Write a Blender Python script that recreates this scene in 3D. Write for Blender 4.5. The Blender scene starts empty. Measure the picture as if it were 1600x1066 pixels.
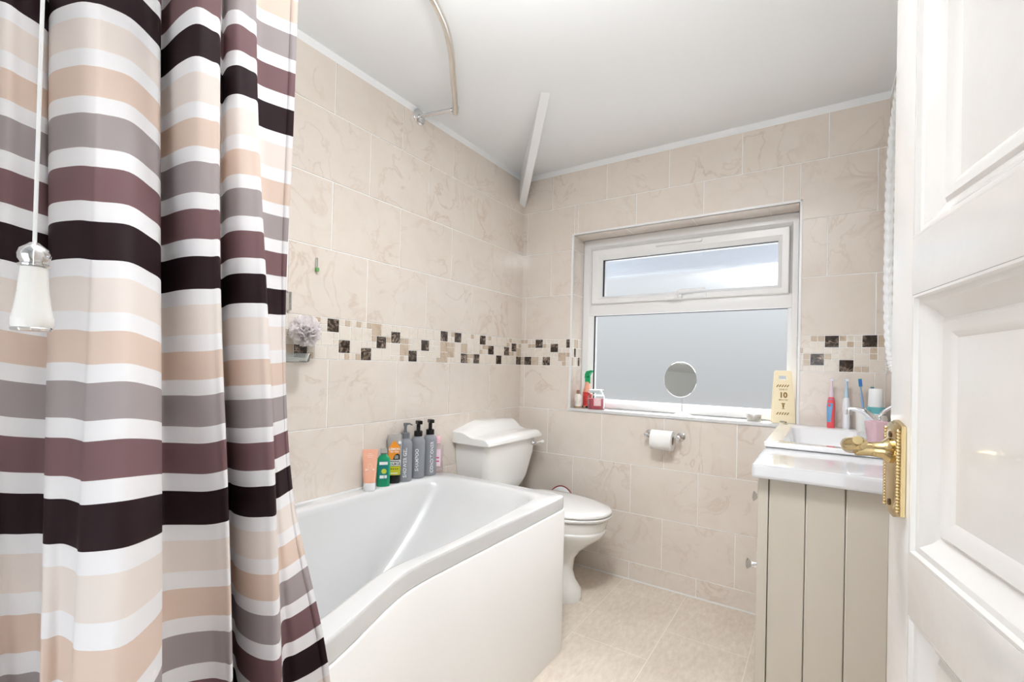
import bpy, bmesh, math, random
from mathutils import Vector, Matrix
random.seed(7)
S = bpy.context.scene
COL = S.collection

# ------------------------------------------------------------------ camera, world, lights, exposure
cam_d = bpy.data.cameras.new('camera')
cam = bpy.data.objects.new('camera', cam_d); COL.objects.link(cam)
cam.location = (1.5063, -2.3501, 1.0827)
cam.rotation_euler = (1.57981, -0.02388, 0.58418)
cam_d.sensor_fit = 'HORIZONTAL'; cam_d.sensor_width = 36.0
cam_d.lens = 727.95 / 1600 * 36.0
cam_d.shift_x = -2.83 / 1600
cam_d.shift_y = 32.78 / 1600 * -1 * -1
cam_d.clip_start = 0.02
S.camera = cam

S.view_settings.view_transform = 'Standard'
S.view_settings.look = 'None'
S.view_settings.gamma = 1.0
S.view_settings.use_curve_mapping = False
S.view_settings.exposure = 1.15

world = bpy.data.worlds.new('sky'); S.world = world; world.use_nodes = True
wn = world.node_tree; wn.nodes.clear()
wo = wn.nodes.new('ShaderNodeOutputWorld'); wb = wn.nodes.new('ShaderNodeBackground')
tc = wn.nodes.new('ShaderNodeTexCoord'); sx = wn.nodes.new('ShaderNodeSeparateXYZ')
cr = wn.nodes.new('ShaderNodeValToRGB')
cr.color_ramp.elements[0].position = 0.47; cr.color_ramp.elements[0].color = (0.42, 0.425, 0.43, 1)
cr.color_ramp.elements[1].position = 0.62; cr.color_ramp.elements[1].color = (0.66, 0.70, 0.73, 1)
mr = wn.nodes.new('ShaderNodeMapRange'); mr.inputs['From Min'].default_value = -1; mr.inputs['From Max'].default_value = 1
wn.links.new(tc.outputs['Generated'], sx.inputs[0]); wn.links.new(sx.outputs['Z'], mr.inputs['Value'])
wn.links.new(mr.outputs[0], cr.inputs[0]); wn.links.new(cr.outputs[0], wb.inputs['Color'])
wb.inputs['Strength'].default_value = 0.56
wn.links.new(wb.outputs[0], wo.inputs[0])

def area_light(name, loc, target, size, power, color=(1, 1, 1), shape='RECTANGLE', size_y=None):
    l = bpy.data.lights.new(name, 'AREA'); l.energy = power; l.color = color
    l.shape = shape; l.size = size
    if size_y: l.size_y = size_y
    o = bpy.data.objects.new(name, l); COL.objects.link(o); o.location = loc
    o.rotation_euler = (Vector(target) - Vector(loc)).to_track_quat('-Z', 'Y').to_euler()
    return o
pl_ = bpy.data.lights.new('fill_point', 'POINT'); pl_.energy = 0.3; pl_.color = (0.96, 0.98, 1.0); pl_.shadow_soft_size = 0.11  # unseen point light added as weak overhead fill
po_ = bpy.data.objects.new('fill_point', pl_); COL.objects.link(po_); po_.location = (1.0, -1.95, 1.98)
area_light('hall_fill', (1.25, -3.5, 0.60), (1.0, -1.0, 0.9), 1.5, 8, (0.88, 0.94, 1.0), 'RECTANGLE', 1.5)  # added area light behind the camera, broad fill through the doorway
dl_ = area_light('fill_down', (1.12, -1.62, 2.19), (0.52, -0.62, 0.15), 0.34, 6.2, (0.90, 0.95, 1.0), 'DISK')  # added downward fill for floor and lower walls, out of view
dl_.data.spread = math.radians(125)
area_light('fill_up', (1.08, -1.85, 1.80), (1.08, -1.85, 3), 0.60, 6.7, (0.90, 0.95, 1.0), 'DISK')  # added upward light, bounced off the ceiling to brighten the room
sun_d = bpy.data.lights.new('hazy_sun', 'SUN'); sun_d.energy = 7.0; sun_d.angle = math.radians(75); sun_d.color = (0.96, 0.98, 1.0)
sun = bpy.data.objects.new('hazy_sun', sun_d); COL.objects.link(sun)
sun.rotation_euler = Vector((-0.12, -1.0, -1.10)).to_track_quat('-Z', 'Y').to_euler()

# ------------------------------------------------------------------ materials
def srgb(r, g, b):
    f = lambda c: ((c / 255) / 12.92) if c / 255 <= 0.04045 else (((c / 255) + 0.055) / 1.055) ** 2.4
    return (f(r), f(g), f(b), 1.0)
MATS = {}
def M(name, col=(200, 200, 200), rough=0.5, metal=0.0, spec=0.5, coat=0.0, trans=0.0, ior=1.45, noise=0.0, nscale=20.0,
      bump=0.0, bscale=60.0, alpha=1.0, sheen=0.0):
    if name in MATS: return MATS[name]
    m = bpy.data.materials.new(name); m.use_nodes = True; MATS[name] = m
    nt = m.node_tree; b = nt.nodes['Principled BSDF']
    b.inputs['Base Color'].default_value = srgb(*col)
    b.inputs['Roughness'].default_value = rough; b.inputs['Metallic'].default_value = metal
    b.inputs['Specular IOR Level'].default_value = spec; b.inputs['Coat Weight'].default_value = coat
    b.inputs['Transmission Weight'].default_value = trans; b.inputs['IOR'].default_value = ior
    b.inputs['Alpha'].default_value = alpha; b.inputs['Sheen Weight'].default_value = sheen
    t = nt.nodes.new('ShaderNodeTexCoord')
    if noise > 0:
        n = nt.nodes.new('ShaderNodeTexNoise'); n.inputs['Scale'].default_value = nscale; n.inputs['Detail'].default_value = 5
        nt.links.new(t.outputs['Object'], n.inputs['Vector'])
        r = nt.nodes.new('ShaderNodeValToRGB')
        c = srgb(*col)
        r.color_ramp.elements[0].position = 0.3; r.color_ramp.elements[1].position = 0.7
        r.color_ramp.elements[0].color = tuple(x * (1 - noise) for x in c[:3]) + (1,)
        r.color_ramp.elements[1].color = tuple(min(1, x * (1 + noise)) for x in c[:3]) + (1,)
        nt.links.new(n.outputs['Fac'], r.inputs[0]); nt.links.new(r.outputs[0], b.inputs['Base Color'])
    if bump > 0:
        n2 = nt.nodes.new('ShaderNodeTexNoise'); n2.inputs['Scale'].default_value = bscale; n2.inputs['Detail'].default_value = 3
        nt.links.new(t.outputs['Object'], n2.inputs['Vector'])
        bp = nt.nodes.new('ShaderNodeBump'); bp.inputs['Strength'].default_value = bump; bp.inputs['Distance'].default_value = 0.002
        nt.links.new(n2.outputs['Fac'], bp.inputs['Height']); nt.links.new(bp.outputs[0], b.inputs['Normal'])
    return m

def marble(name, base, vein, rough=0.10, scale=1.0, vein_w=0.035, cloud=0.5, strength=0.8):
    m = bpy.data.materials.new(name); m.use_nodes = True; MATS[name] = m
    nt = m.node_tree; b = nt.nodes['Principled BSDF']; L = nt.links.new
    b.inputs['Roughness'].default_value = rough
    t = nt.nodes.new('ShaderNodeTexCoord'); a = nt.nodes.new('ShaderNodeAttribute'); a.attribute_name = 'rnd'
    va = nt.nodes.new('ShaderNodeVectorMath'); va.operation = 'SCALE'; va.inputs['Scale'].default_value = 37.0
    L(a.outputs['Vector'], va.inputs[0])
    ad = nt.nodes.new('ShaderNodeVectorMath'); ad.operation = 'ADD'
    L(t.outputs['Object'], ad.inputs[0]); L(va.outputs[0], ad.inputs[1])
    n1 = nt.nodes.new('ShaderNodeTexNoise'); n1.inputs['Scale'].default_value = 5.5 * scale; n1.inputs['Detail'].default_value = 6
    n1.inputs['Distortion'].default_value = 0.85; n1.inputs['Roughness'].default_value = 0.55
    L(ad.outputs[0], n1.inputs['Vector'])
    r1 = nt.nodes.new('ShaderNodeValToRGB'); e = r1.color_ramp.elements
    e[0].position = 0.5 - vein_w; e[0].color = (0, 0, 0, 1); e[1].position = 0.5; e[1].color = (1, 1, 1, 1)
    x = e.new(0.5 + vein_w); x.color = (0, 0, 0, 1)
    L(n1.outputs['Fac'], r1.inputs[0])
    n2 = nt.nodes.new('ShaderNodeTexNoise'); n2.inputs['Scale'].default_value = 3.5 * scale; n2.inputs['Detail'].default_value = 4
    L(ad.outputs[0], n2.inputs['Vector'])
    r2 = nt.nodes.new('ShaderNodeValToRGB'); r2.color_ramp.elements[0].position = 0.42; r2.color_ramp.elements[1].position = 0.68
    L(n2.outputs['Fac'], r2.inputs[0])
    mul = nt.nodes.new('ShaderNodeMath'); mul.operation = 'MULTIPLY'; L(r1.outputs[0], mul.inputs[0]); L(r2.outputs[0], mul.inputs[1])
    mu2 = nt.nodes.new('ShaderNodeMath'); mu2.operation = 'MULTIPLY'; mu2.inputs[1].default_value = strength; L(mul.outputs[0], mu2.inputs[0])
    n3 = nt.nodes.new('ShaderNodeTexNoise'); n3.inputs['Scale'].default_value = 9 * scale; n3.inputs['Detail'].default_value = 8
    n3.inputs['Roughness'].default_value = 0.65
    L(ad.outputs[0], n3.inputs['Vector'])
    r3 = nt.nodes.new('ShaderNodeValToRGB'); r3.color_ramp.elements[0].position = 0.35; r3.color_ramp.elements[1].position = 0.7
    bc = srgb(*base); vc = srgb(*vein)
    r3.color_ramp.elements[0].color = bc
    r3.color_ramp.elements[1].color = tuple(bc[i] * (1 - cloud * 0.22) + vc[i] * cloud * 0.22 for i in range(3)) + (1,)
    L(n3.outputs['Fac'], r3.inputs[0])
    mx = nt.nodes.new('ShaderNodeMix'); mx.data_type = 'RGBA'; mx.inputs['B'].default_value = vc
    L(mu2.outputs[0], mx.inputs['Factor']); L(r3.outputs[0], mx.inputs['A'])
    L(mx.outputs['Result'], b.inputs['Base Color'])
    return m

m_tile = marble('marble_tile', (230, 219, 208), (198, 176, 157), rough=0.09, vein_w=0.028, strength=0.55, cloud=0.8)
m_grout = M('grout', (250, 248, 245), 0.8)
m_mlight = marble('mosaic_cream', (232, 222, 210), (205, 190, 170), rough=0.12, scale=3, strength=0.6)
m_mtan = marble('mosaic_tan', (205, 186, 165), (168, 140, 115), rough=0.12, scale=5, vein_w=0.06, strength=0.8)
m_mdark = marble('mosaic_emperador', (34, 22, 17), (205, 180, 158), rough=0.10, scale=7, vein_w=0.07, strength=1.0)
m_wallpaint = M('white_paint', (244, 244, 243), 0.65, bump=0.05, bscale=200)
m_gloss = M('cream_gloss_paint', (234, 230, 225), 0.11, coat=0.35, bump=0.5, bscale=16)
m_upvc = M('white_upvc', (238, 236, 234), 0.28)
m_trimw = M('white_tile_trim', (240, 238, 236), 0.3)
m_acrylic = M('white_acrylic', (219, 218, 217), 0.16, coat=0.3)
m_panel = M('white_bath_panel', (240, 237, 233), 0.3)
m_ceramic = M('white_ceramic', (240, 238, 234), 0.08, coat=0.4)
m_seat = M('white_seat_plastic', (240, 238, 235), 0.15, coat=0.3)
m_chrome = M('chrome', (225, 226, 228), 0.07, metal=1.0)
m_nickel = M('warm_chrome', (232, 228, 220), 0.22, metal=1.0)
m_brass = M('polished_brass', (206, 184, 138), 0.15, metal=1.0)
m_black = M('black_plastic', (18, 17, 18), 0.25)
m_gasket = M('dark_gasket', (45, 47, 50), 0.6)
m_white = M('white_plastic', (240, 240, 240), 0.35)
m_cab = M('taupe_cabinet_paint', (196, 187, 173), 0.45)
m_counter = M('pale_gloss_worktop', (212, 211, 212), 0.06, coat=0.5)
m_basin = M('white_basin_resin', (243, 241, 241), 0.1, coat=0.5)
m_paper = M('toilet_paper', (245, 243, 240), 0.9, bump=0.15, bscale=150)
m_mirror = M('mirror_glass', (225, 223, 218), 0.02, metal=1.0)
m_glass = M('clear_glass', (245, 250, 248), 0.02, trans=1.0, ior=1.3)
m_greenglass = M('green_glass_edge', (120, 185, 165), 0.1, trans=0.6, ior=1.4)
m_clearpl = M('clear_plastic', (240, 244, 243), 0.08, trans=0.9, ior=1.15)

def frosted():
    m = bpy.data.materials.new('frosted_glass'); m.use_nodes = True; nt = m.node_tree; L = nt.links.new
    b = nt.nodes['Principled BSDF']
    b.inputs['Base Color'].default_value = (0.97, 0.975, 0.98, 1)
    b.inputs['Transmission Weight'].default_value = 1.0; b.inputs['Roughness'].default_value = 0.33; b.inputs['IOR'].default_value = 1.12
    t = nt.nodes.new('ShaderNodeTexCoord'); n = nt.nodes.new('ShaderNodeTexNoise'); n.inputs['Scale'].default_value = 150
    n.inputs['Detail'].default_value = 2; L(t.outputs['Object'], n.inputs['Vector'])
    bp = nt.nodes.new('ShaderNodeBump'); bp.inputs['Strength'].default_value = 0.6; bp.inputs['Distance'].default_value = 0.002
    L(n.outputs['Fac'], bp.inputs['Height']); L(bp.outputs[0], b.inputs['Normal'])
    tp = nt.nodes.new('ShaderNodeBsdfTransparent'); tp.inputs[0].default_value = (0.97, 0.975, 0.98, 1)
    ms = nt.nodes.new('ShaderNodeMixShader'); ms.inputs[0].default_value = 0.5
    L(b.outputs[0], ms.inputs[1]); L(tp.outputs[0], ms.inputs[2]); L(ms.outputs[0], nt.nodes['Material Output'].inputs['Surface'])
    return m
m_frost = frosted()

def floor_mat():
    m = bpy.data.materials.new('stone_vinyl'); m.use_nodes = True; nt = m.node_tree; L = nt.links.new
    b = nt.nodes['Principled BSDF']; b.inputs['Roughness'].default_value = 0.38
    t = nt.nodes.new('ShaderNodeTexCoord')
    n = nt.nodes.new('ShaderNodeTexNoise'); n.inputs['Scale'].default_value = 60; n.inputs['Detail'].default_value = 8; n.inputs['Roughness'].default_value = 0.7
    mp = nt.nodes.new('ShaderNodeMapping'); mp.inputs['Scale'].default_value = (1.0, 0.35, 1.0)
    L(t.outputs['Object'], mp.inputs[0]); L(mp.outputs[0], n.inputs['Vector'])
    r = nt.nodes.new('ShaderNodeValToRGB'); r.color_ramp.elements[0].position = 0.25; r.color_ramp.elements[1].position = 0.75
    r.color_ramp.elements[0].color = srgb(219, 203, 186); r.color_ramp.elements[1].color = srgb(246, 236, 223)
    L(n.outputs['Fac'], r.inputs[0])
    n2 = nt.nodes.new('ShaderNodeTexNoise'); n2.inputs['Scale'].default_value = 4; n2.inputs['Detail'].default_value = 4
    L(t.outputs['Object'], n2.inputs['Vector'])
    r2 = nt.nodes.new('ShaderNodeValToRGB'); r2.color_ramp.elements[0].position = 0.3; r2.color_ramp.elements[1].position = 0.7
    r2.color_ramp.elements[0].color = (0.9, 0.88, 0.86, 1); r2.color_ramp.elements[1].color = (1, 1, 1, 1)
    L(n2.outputs['Fac'], r2.inputs[0])
    mx = nt.nodes.new('ShaderNodeMix'); mx.data_type = 'RGBA'; mx.blend_type = 'MULTIPLY'; mx.inputs['Factor'].default_value = 1.0
    L(r.outputs[0], mx.inputs['A']); L(r2.outputs[0], mx.inputs['B'])
    # tile-effect joints: 0.31 m pitch
    br = nt.nodes.new('ShaderNodeTexBrick'); br.offset = 0.5; br.inputs['Scale'].default_value = 1.0
    br.inputs['Brick Width'].default_value = 0.47; br.inputs['Row Height'].default_value = 0.31
    br.inputs['Mortar Size'].default_value = 0.0018; br.inputs['Mortar Smooth'].default_value = 0.6
    mp2 = nt.nodes.new('ShaderNodeMapping'); mp2.inputs['Rotation'].default_value = (0, 0, math.pi / 2); mp2.inputs['Location'].default_value = (0.1, -0.05, 0)
    L(t.outputs['Object'], mp2.inputs[0]); L(mp2.outputs[0], br.inputs['Vector'])
    mx2 = nt.nodes.new('ShaderNodeMix'); mx2.data_type = 'RGBA'; mx2.inputs['B'].default_value = srgb(246, 238, 226)
    L(br.outputs['Fac'], mx2.inputs['Factor']); L(mx.outputs['Result'], mx2.inputs['A'])
    L(mx2.outputs['Result'], b.inputs['Base Color'])
    bp = nt.nodes.new('ShaderNodeBump'); bp.inputs['Strength'].default_value = 0.15; bp.inputs['Distance'].default_value = 0.001
    L(n.outputs['Fac'], bp.inputs['Height']); L(bp.outputs[0], b.inputs['Normal'])
    return m
m_floor = floor_mat()

# ------------------------------------------------------------------ mesh helpers
class MB:
    def __init__(self): self.bm = bmesh.new()
    def _mark(self): return len(self.bm.faces)
    def add_pydata(self, V, F, mi=0, xf=None):
        vs = [self.bm.verts.new(xf(v) if xf else v) for v in V]
        for f in F:
            try:
                fc = self.bm.faces.new([vs[i] for i in f]); fc.material_index = mi
            except ValueError: pass
        return vs
    def box(self, lo, hi, bev=0.0, seg=2, mi=0, xf=None):
        b = bmesh.new(); bmesh.ops.create_cube(b, size=1.0)
        for v in b.verts:
            v.co = Vector([(lo[i] + hi[i]) / 2 + v.co[i] * (hi[i] - lo[i]) for i in range(3)])
        if bev > 0: bmesh.ops.bevel(b, geom=b.edges[:], offset=bev, segments=seg, affect='EDGES', profile=0.7)
        self.merge(b, mi, xf); return self
    def merge(self, b, mi=0, xf=None):
        b.verts.index_update()
        V = [v.co.copy() for v in b.verts]; F = [[v.index for v in f.verts] for f in b.faces]
        self.add_pydata(V, F, mi, xf); b.free()
    def lathe(self, prof, c=(0, 0, 0), seg=32, mi=0, axis='Z', xf=None):
        V = []; F = []
        for (r, z) in prof:
            for k in range(seg):
                a = 2 * math.pi * k / seg
                p = (r * math.cos(a), r * math.sin(a), z)
                if axis == 'X': p = (p[2], p[0], p[1])
                if axis == 'Y': p = (p[1], p[2], p[0])
                V.append(Vector((p[0] + c[0], p[1] + c[1], p[2] + c[2])))
        n = len(prof)
        for i in range(n - 1):
            for k in range(seg):
                F.append([i * seg + k, i * seg + (k + 1) % seg, (i + 1) * seg + (k + 1) % seg, (i + 1) * seg + k])
        F.append([k for k in range(seg)][::-1]); F.append([(n - 1) * seg + k for k in range(seg)])
        self.add_pydata(V, F, mi, xf); return self
    def loft(self, rings, cap=True, close=True, mi=0, xf=None):
        n = len(rings[0]); V = [p for r in rings for p in r]; F = []
        for i in range(len(rings) - 1):
            for k in range(n if close else n - 1):
                F.append([i * n + k, i * n + (k + 1) % n, (i + 1) * n + (k + 1) % n, (i + 1) * n + k])
        if cap:
            F.append(list(range(n))[::-1]); F.append([(len(rings) - 1) * n + k for k in range(n)])
        self.add_pydata([Vector(v) for v in V], F, mi, xf); return self
    def tube(self, path, r, seg=12, mi=0, cap=True, twist=None, closed=False):
        path = [Vector(p) for p in path]; rings = []; n = len(path)
        rr = r if callable(r) else (lambda i: r)
        up = None
        for i, p in enumerate(path):
            if closed: t = (path[(i + 1) % n] - path[i - 1]).normalized()
            else: t = (path[min(i + 1, n - 1)] - path[max(i - 1, 0)]).normalized()
            if up is None:
                up = t.orthogonal().normalized()
            else:
                up = (up - t * up.dot(t)).normalized()
            s = t.cross(up)
            ring = []
            for k in range(seg):
                a = 2 * math.pi * k / seg
                q = rr(i)
                if twist: q, a = twist(i, k, q, a)
                ring.append(p + (up * math.cos(a) + s * math.sin(a)) * q)
            rings.append(ring)
        if closed: rings.append(rings[0]); self.loft(rings, cap=False, mi=mi)
        else: self.loft(rings, cap=cap, mi=mi)
        return self
    def build(self, name, mats, parent=None, smooth=True, angle=40, loc=None, rot=None, recalc=True, sub=0):
        bmesh.ops.remove_doubles(self.bm, verts=self.bm.verts, dist=1e-6)
        if recalc: bmesh.ops.recalc_face_normals(self.bm, faces=self.bm.faces)
        me = bpy.data.meshes.new(name); self.bm.to_mesh(me); self.bm.free()
        if not isinstance(mats, (list, tuple)): mats = [mats]
        for m in mats: me.materials.append(m)
        if smooth:
            me.polygons.foreach_set('use_smooth', [True] * len(me.polygons))
            me.set_sharp_from_angle(angle=math.radians(angle))
        o = bpy.data.objects.new(name, me); COL.objects.link(o)
        if parent: o.parent = parent
        if loc: o.location = loc
        if rot: o.rotation_euler = rot
        if sub:
            md = o.modifiers.new('sub', 'SUBSURF'); md.levels = sub; md.render_levels = sub
        return o

def thing(name, label, cat, loc=(0, 0, 0), rot=(0, 0, 0), group=None):
    o = bpy.data.objects.new(name, None); COL.objects.link(o)
    o.empty_display_size = 0.05
    o.location = loc; o.rotation_euler = rot; o['label'] = label; o['category'] = cat
    if group: o['group'] = group
    return o
def tag(o, label, cat, group=None):
    o['label'] = label; o['category'] = cat
    if group: o['group'] = group
    return o
def struct(o, label=None):
    o['kind'] = 'structure'
    if label: o['label'] = label
    return o

_tc = {}
def text_geo(body, size, bold=0.0):
    key = (body, size, bold)
    if key in _tc: return _tc[key]
    cu = bpy.data.curves.new('t', 'FONT'); cu.body = body; cu.size = size; cu.align_x = 'CENTER'; cu.align_y = 'CENTER'
    cu.offset = bold; cu.resolution_u = 3
    o = bpy.data.objects.new('t', cu); COL.objects.link(o)
    dg = bpy.context.evaluated_depsgraph_get(); dg.update()
    me = bpy.data.meshes.new_from_object(o.evaluated_get(dg))
    V = [v.co.copy() for v in me.vertices]; F = [list(p.vertices) for p in me.polygons]
    bpy.data.objects.remove(o); bpy.data.curves.remove(cu); bpy.data.meshes.remove(me)
    _tc[key] = (V, F); return V, F
def text_on(mb, body, size, fn, bold=0.0, mi=0, xs=1.0):
    V, F = text_geo(body, size, bold)
    mb.add_pydata([Vector(fn(v.x * xs, v.y)) for v in V], F, mi)
def cyl_map(r, az, z0, vertical=False):
    # text coordinates -> surface of an upright cylinder radius r, centred at azimuth az
    def f(x, y):
        if vertical: x, y = -y, x
        a = az + x / r
        return (r * math.cos(a), r * math.sin(a), z0 + y)
    return f

# ------------------------------------------------------------------ room dimensions
RX, CZ, YB = 1.72, 2.215, -2.42
H7, H6, H5, H4, HM, HT, H3, H2, H1, HC = 0.0911, 0.3411, 0.5911, 0.8411, 1.0911, 1.2425, 1.4925, 1.7425, 1.9925, 2.185
TW = 0.3305
WX0, WX1, WZ0, WZ1 = 0.338, 1.417, 0.845, 1.822       # window opening
rows = [(0.0, H7, .5), (H7, H6, 0), (H6, H5, .5), (H5, H4, 0), (H4, HM, .5), (HT, H3, .5), (H3, H2, 0), (H2, H1, .5), (H1, HC, 0)]
rows_left = [(0.0, H7, 0), (H7, H6, .5), (H6, H5, 0), (H5, H4, .5), (H4, HM, 0), (HT, H3, .5), (H3, H2, 0), (H2, H1, .5), (H1, HC, 0)]

def rect_minus(rc, hole):
    if hole is None: return [rc]
    u0, v0, u1, v1 = rc; a0, b0, a1, b1 = hole
    if u1 <= a0 or u0 >= a1 or v1 <= b0 or v0 >= b1: return [rc]
    out = []
    if u0 < a0: out.append((u0, v0, a0, v1))
    if u1 > a1: out.append((a1, v0, u1, v1))
    m0, m1 = max(u0, a0), min(u1, a1)
    if v0 < b0: out.append((m0, v0, m1, b0))
    if v1 > b1: out.append((m0, b1, m1, v1))
    return [r for r in out if r[2] - r[0] > 0.004 and r[3] - r[1] > 0.004]

def tiled(name, P, N, ulen, phase, rowset, hole=None, darks=(), back=0.08, u_start=0.0, seed=1, ztop=CZ):
    """P(u,z)->surface point, N outward normal. One mesh: backing slab, tiles and the mosaic band."""
    rg = random.Random(seed)
    bm = bmesh.new(); lay = bm.faces.layers.float.new('rnd'); N = Vector(N)
    def slab(rc, mi, depth=0.0022, g=0.0016, ch=0.0008, rv=None):
        u0, v0, u1, v1 = rc; u0 += g; v0 += g; u1 -= g; v1 -= g
        if u1 - u0 < 0.003 or v1 - v0 < 0.003: return
        rv = rg.random() if rv is None else rv
        o = [P(u0, v0), P(u1, v0), P(u1, v1), P(u0, v1)]
        c = ch
        i = [P(u0 + c, v0 + c) + N * depth, P(u1 - c, v0 + c) + N * depth, P(u1 - c, v1 - c) + N * depth, P(u0 + c, v1 - c) + N * depth]
        vo = [bm.verts.new(p) for p in o]; vi = [bm.verts.new(p) for p in i]
        fs = [bm.faces.new(vi)] + [bm.faces.new((vo[k], vo[(k + 1) % 4], vi[(k + 1) % 4], vi[k])) for k in range(4)]
        for f in fs: f.material_index = mi; f[lay] = rv
    # backing slab (plaster and grout)
    pf = []
    for rc in rect_minus((u_start, 0.0, ulen, HC + .001), hole) + [(u_start, HC + .001, ulen, ztop)]:
        pmi = 5 if rc[1] > HC else 0
        u0, v0, u1, v1 = rc
        q = [P(u0, v0), P(u1, v0), P(u1, v1), P(u0, v1)]; w = [p - N * back for p in q]
        a = [bm.verts.new(p) for p in q]; b = [bm.verts.new(p) for p in w]
        for f in ((a[0], a[1], a[2], a[3]), (b[3], b[2], b[1], b[0]), *[(a[k], b[k], b[(k + 1) % 4], a[(k + 1) % 4]) for k in range(4)]):
            bm.faces.new(f).material_index = pmi
    for (z0, z1, ph) in rowset:
        u = phase + ph * TW - 20 * TW
        while u < ulen:
            a, b = max(u, u_start), min(u + TW, ulen)
            if b - a > 0.006:
                rv = rg.random()
                for rc in rect_minus((a, z0, b, z1), hole): slab(rc, 1, rv=rv)
            u += TW
    # mosaic band on a 25 mm grid, six cells high
    cell = (HT - HM) / 6; nc = int((ulen - u_start) / cell) + 1
    occ = [[False] * 6 for _ in range(nc)]
    def put(i, j, s, mi):
        for a in range(s):
            for b in range(s): occ[i + a][j + b] = True
        rc = (u_start + i * cell, HM + j * cell, min(u_start + (i + s) * cell, ulen), HM + (j + s) * cell)
        for r in rect_minus(rc, hole): slab(r, mi, g=0.0012)
    for (u, z) in darks:
        i = round((u - u_start) / cell - 1); j = round((z - HM) / cell - 1)
        i = max(0, min(nc - 2, i)); j = max(0, min(4, j))
        if not any(occ[i + a][j + b] for a in (0, 1) for b in (0, 1)): put(i, j, 2, 4)
    for i in range(nc):
        for j in range(6):
            if occ[i][j]: continue
            ok = i < nc - 1 and j < 5 and not any(occ[i + a][j + b] for a in (0, 1) for b in (0, 1))
            if ok and rg.random() < 0.62: put(i, j, 2, 3 if rg.random() < 0.22 else 2)
            else: put(i, j, 1, 3 if rg.random() < 0.38 else 2)
    me = bpy.data.meshes.new(name); bm.to_mesh(me); bm.free()
    for m in (m_grout, m_tile, m_mlight, m_mtan, m_mdark, m_wallpaint): me.materials.append(m)
    o = bpy.data.objects.new(name, me); COL.objects.link(o)
    return o

DL = [(1.284, 1.217), (1.232, 1.141), (1.132, 1.116), (1.056, 1.166), (0.979, 1.192), (0.878, 1.116), (0.803, 1.165), (0.678, 1.217), (0.577, 1.217), (0.375, 1.216), (0.527, 1.117), (0.424, 1.116), (0.296, 1.167), (0.221, 1.116), (0.145, 1.167), (0.069, 1.193), (0.026, 1.115), (1.425, 1.106)]
DB = [(0.053, 1.116), (0.131, 1.217), (0.229, 1.191), (0.179, 1.116), (0.316, 1.217), (1.546, 1.217), (1.674, 1.216), (1.493, 1.140), (1.596, 1.114)]
struct(tiled('wall_left', lambda u, z: Vector((0, -u, z)), (1, 0, 0), 2.42, 0.3116, rows_left, darks=DL, seed=3))
struct(tiled('wall_back', lambda u, z: Vector((u, 0, z)), (0, -1, 0), RX, 0.1955, rows, hole=(WX0, WZ0, WX1, WZ1), darks=DB, back=0.008, seed=5))
struct(tiled('wall_right', lambda u, z: Vector((RX, -u, z)), (-1, 0, 0), 2.42, 0.12, rows, seed=9))
# outer leaf of the window wall, so that the reveal has its thickness
w = MB()
for r in rect_minus((-0.08, 0.0, RX + 0.08, CZ), (WX0, WZ0, WX1, WZ1)):
    w.box((r[0], 0.009, r[1]), (r[2], 0.24, r[3]))
struct(w.build('wall_outer', m_wallpaint, smooth=False))
# reveal tiles: left and right cheeks and head
def reveal(name, P, N, ulen, z0, z1, darks=()):
    rg = random.Random(4); bm = bmesh.new(); lay = bm.faces.layers.float.new('rnd'); N = Vector(N)
    cell = (HT - HM) / 6
    def slab(u0, v0, u1, v1, mi):
        g = 0.0012; u0 += g; v0 += g; u1 -= g; v1 -= g
        if u1 - u0 < .002 or v1 - v0 < .002: return
        vs = [bm.verts.new(P(*q) + N * 0.0015) for q in ((u0, v0), (u1, v0), (u1, v1), (u0, v1))]
        f = bm.faces.new(vs); f.material_index = mi; f[lay] = rg.random()
    vs = [bm.verts.new(P(*q) + N * 0.0004) for q in ((0, z0), (ulen, z0), (ulen, z1), (0, z1))]
    bm.faces.new(vs).material_index = 0
    for (a, b, ph) in rows:
        a2, b2 = max(a, z0), min(b, z1)
        if b2 - a2 > 0.01: slab(0, a2, ulen, b2, 1)
    for i in range(int(ulen / cell)):
        for j in range(0, 6, 2):
            slab(i * cell, HM + j * cell, (i + 1) * cell, HM + (j + 2) * cell, 4 if (i, j) in darks else (3 if rg.random() < .25 else 2))
    me = bpy.data.meshes.new(name); bm.to_mesh(me); bm.free()
    for m in (m_grout, m_tile, m_mlight, m_mtan, m_mdark): me.materials.append(m)
    o = bpy.data.objects.new(name, me); COL.objects.link(o); return struct(o)
reveal('trim_1', lambda u, z: Vector((WX0, u, z)), (1, 0, 0), 0.128, WZ0 + .012, WZ1, darks=((1, 2), (3, 0)))
reveal('trim_2', lambda u, z: Vector((WX1, u, z)), (-1, 0, 0), 0.128, WZ0 + .012, WZ1, darks=((2, 4),))
hd = MB(); 
for a in (WX0, WX0 + .30, WX0 + .63, WX0 + .96):
    b = min(a + .33 if a > WX0 else a + .30, WX1)
    hd.add_pydata([(a + .001, .001, WZ1 - .002), (b - .001, .001, WZ1 - .002), (b - .001, .128, WZ1 - .002), (a + .001, .128, WZ1 - .002)], [(0, 1, 2, 3)])
struct(hd.build('trim_3', m_tile, smooth=False, recalc=False))
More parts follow.
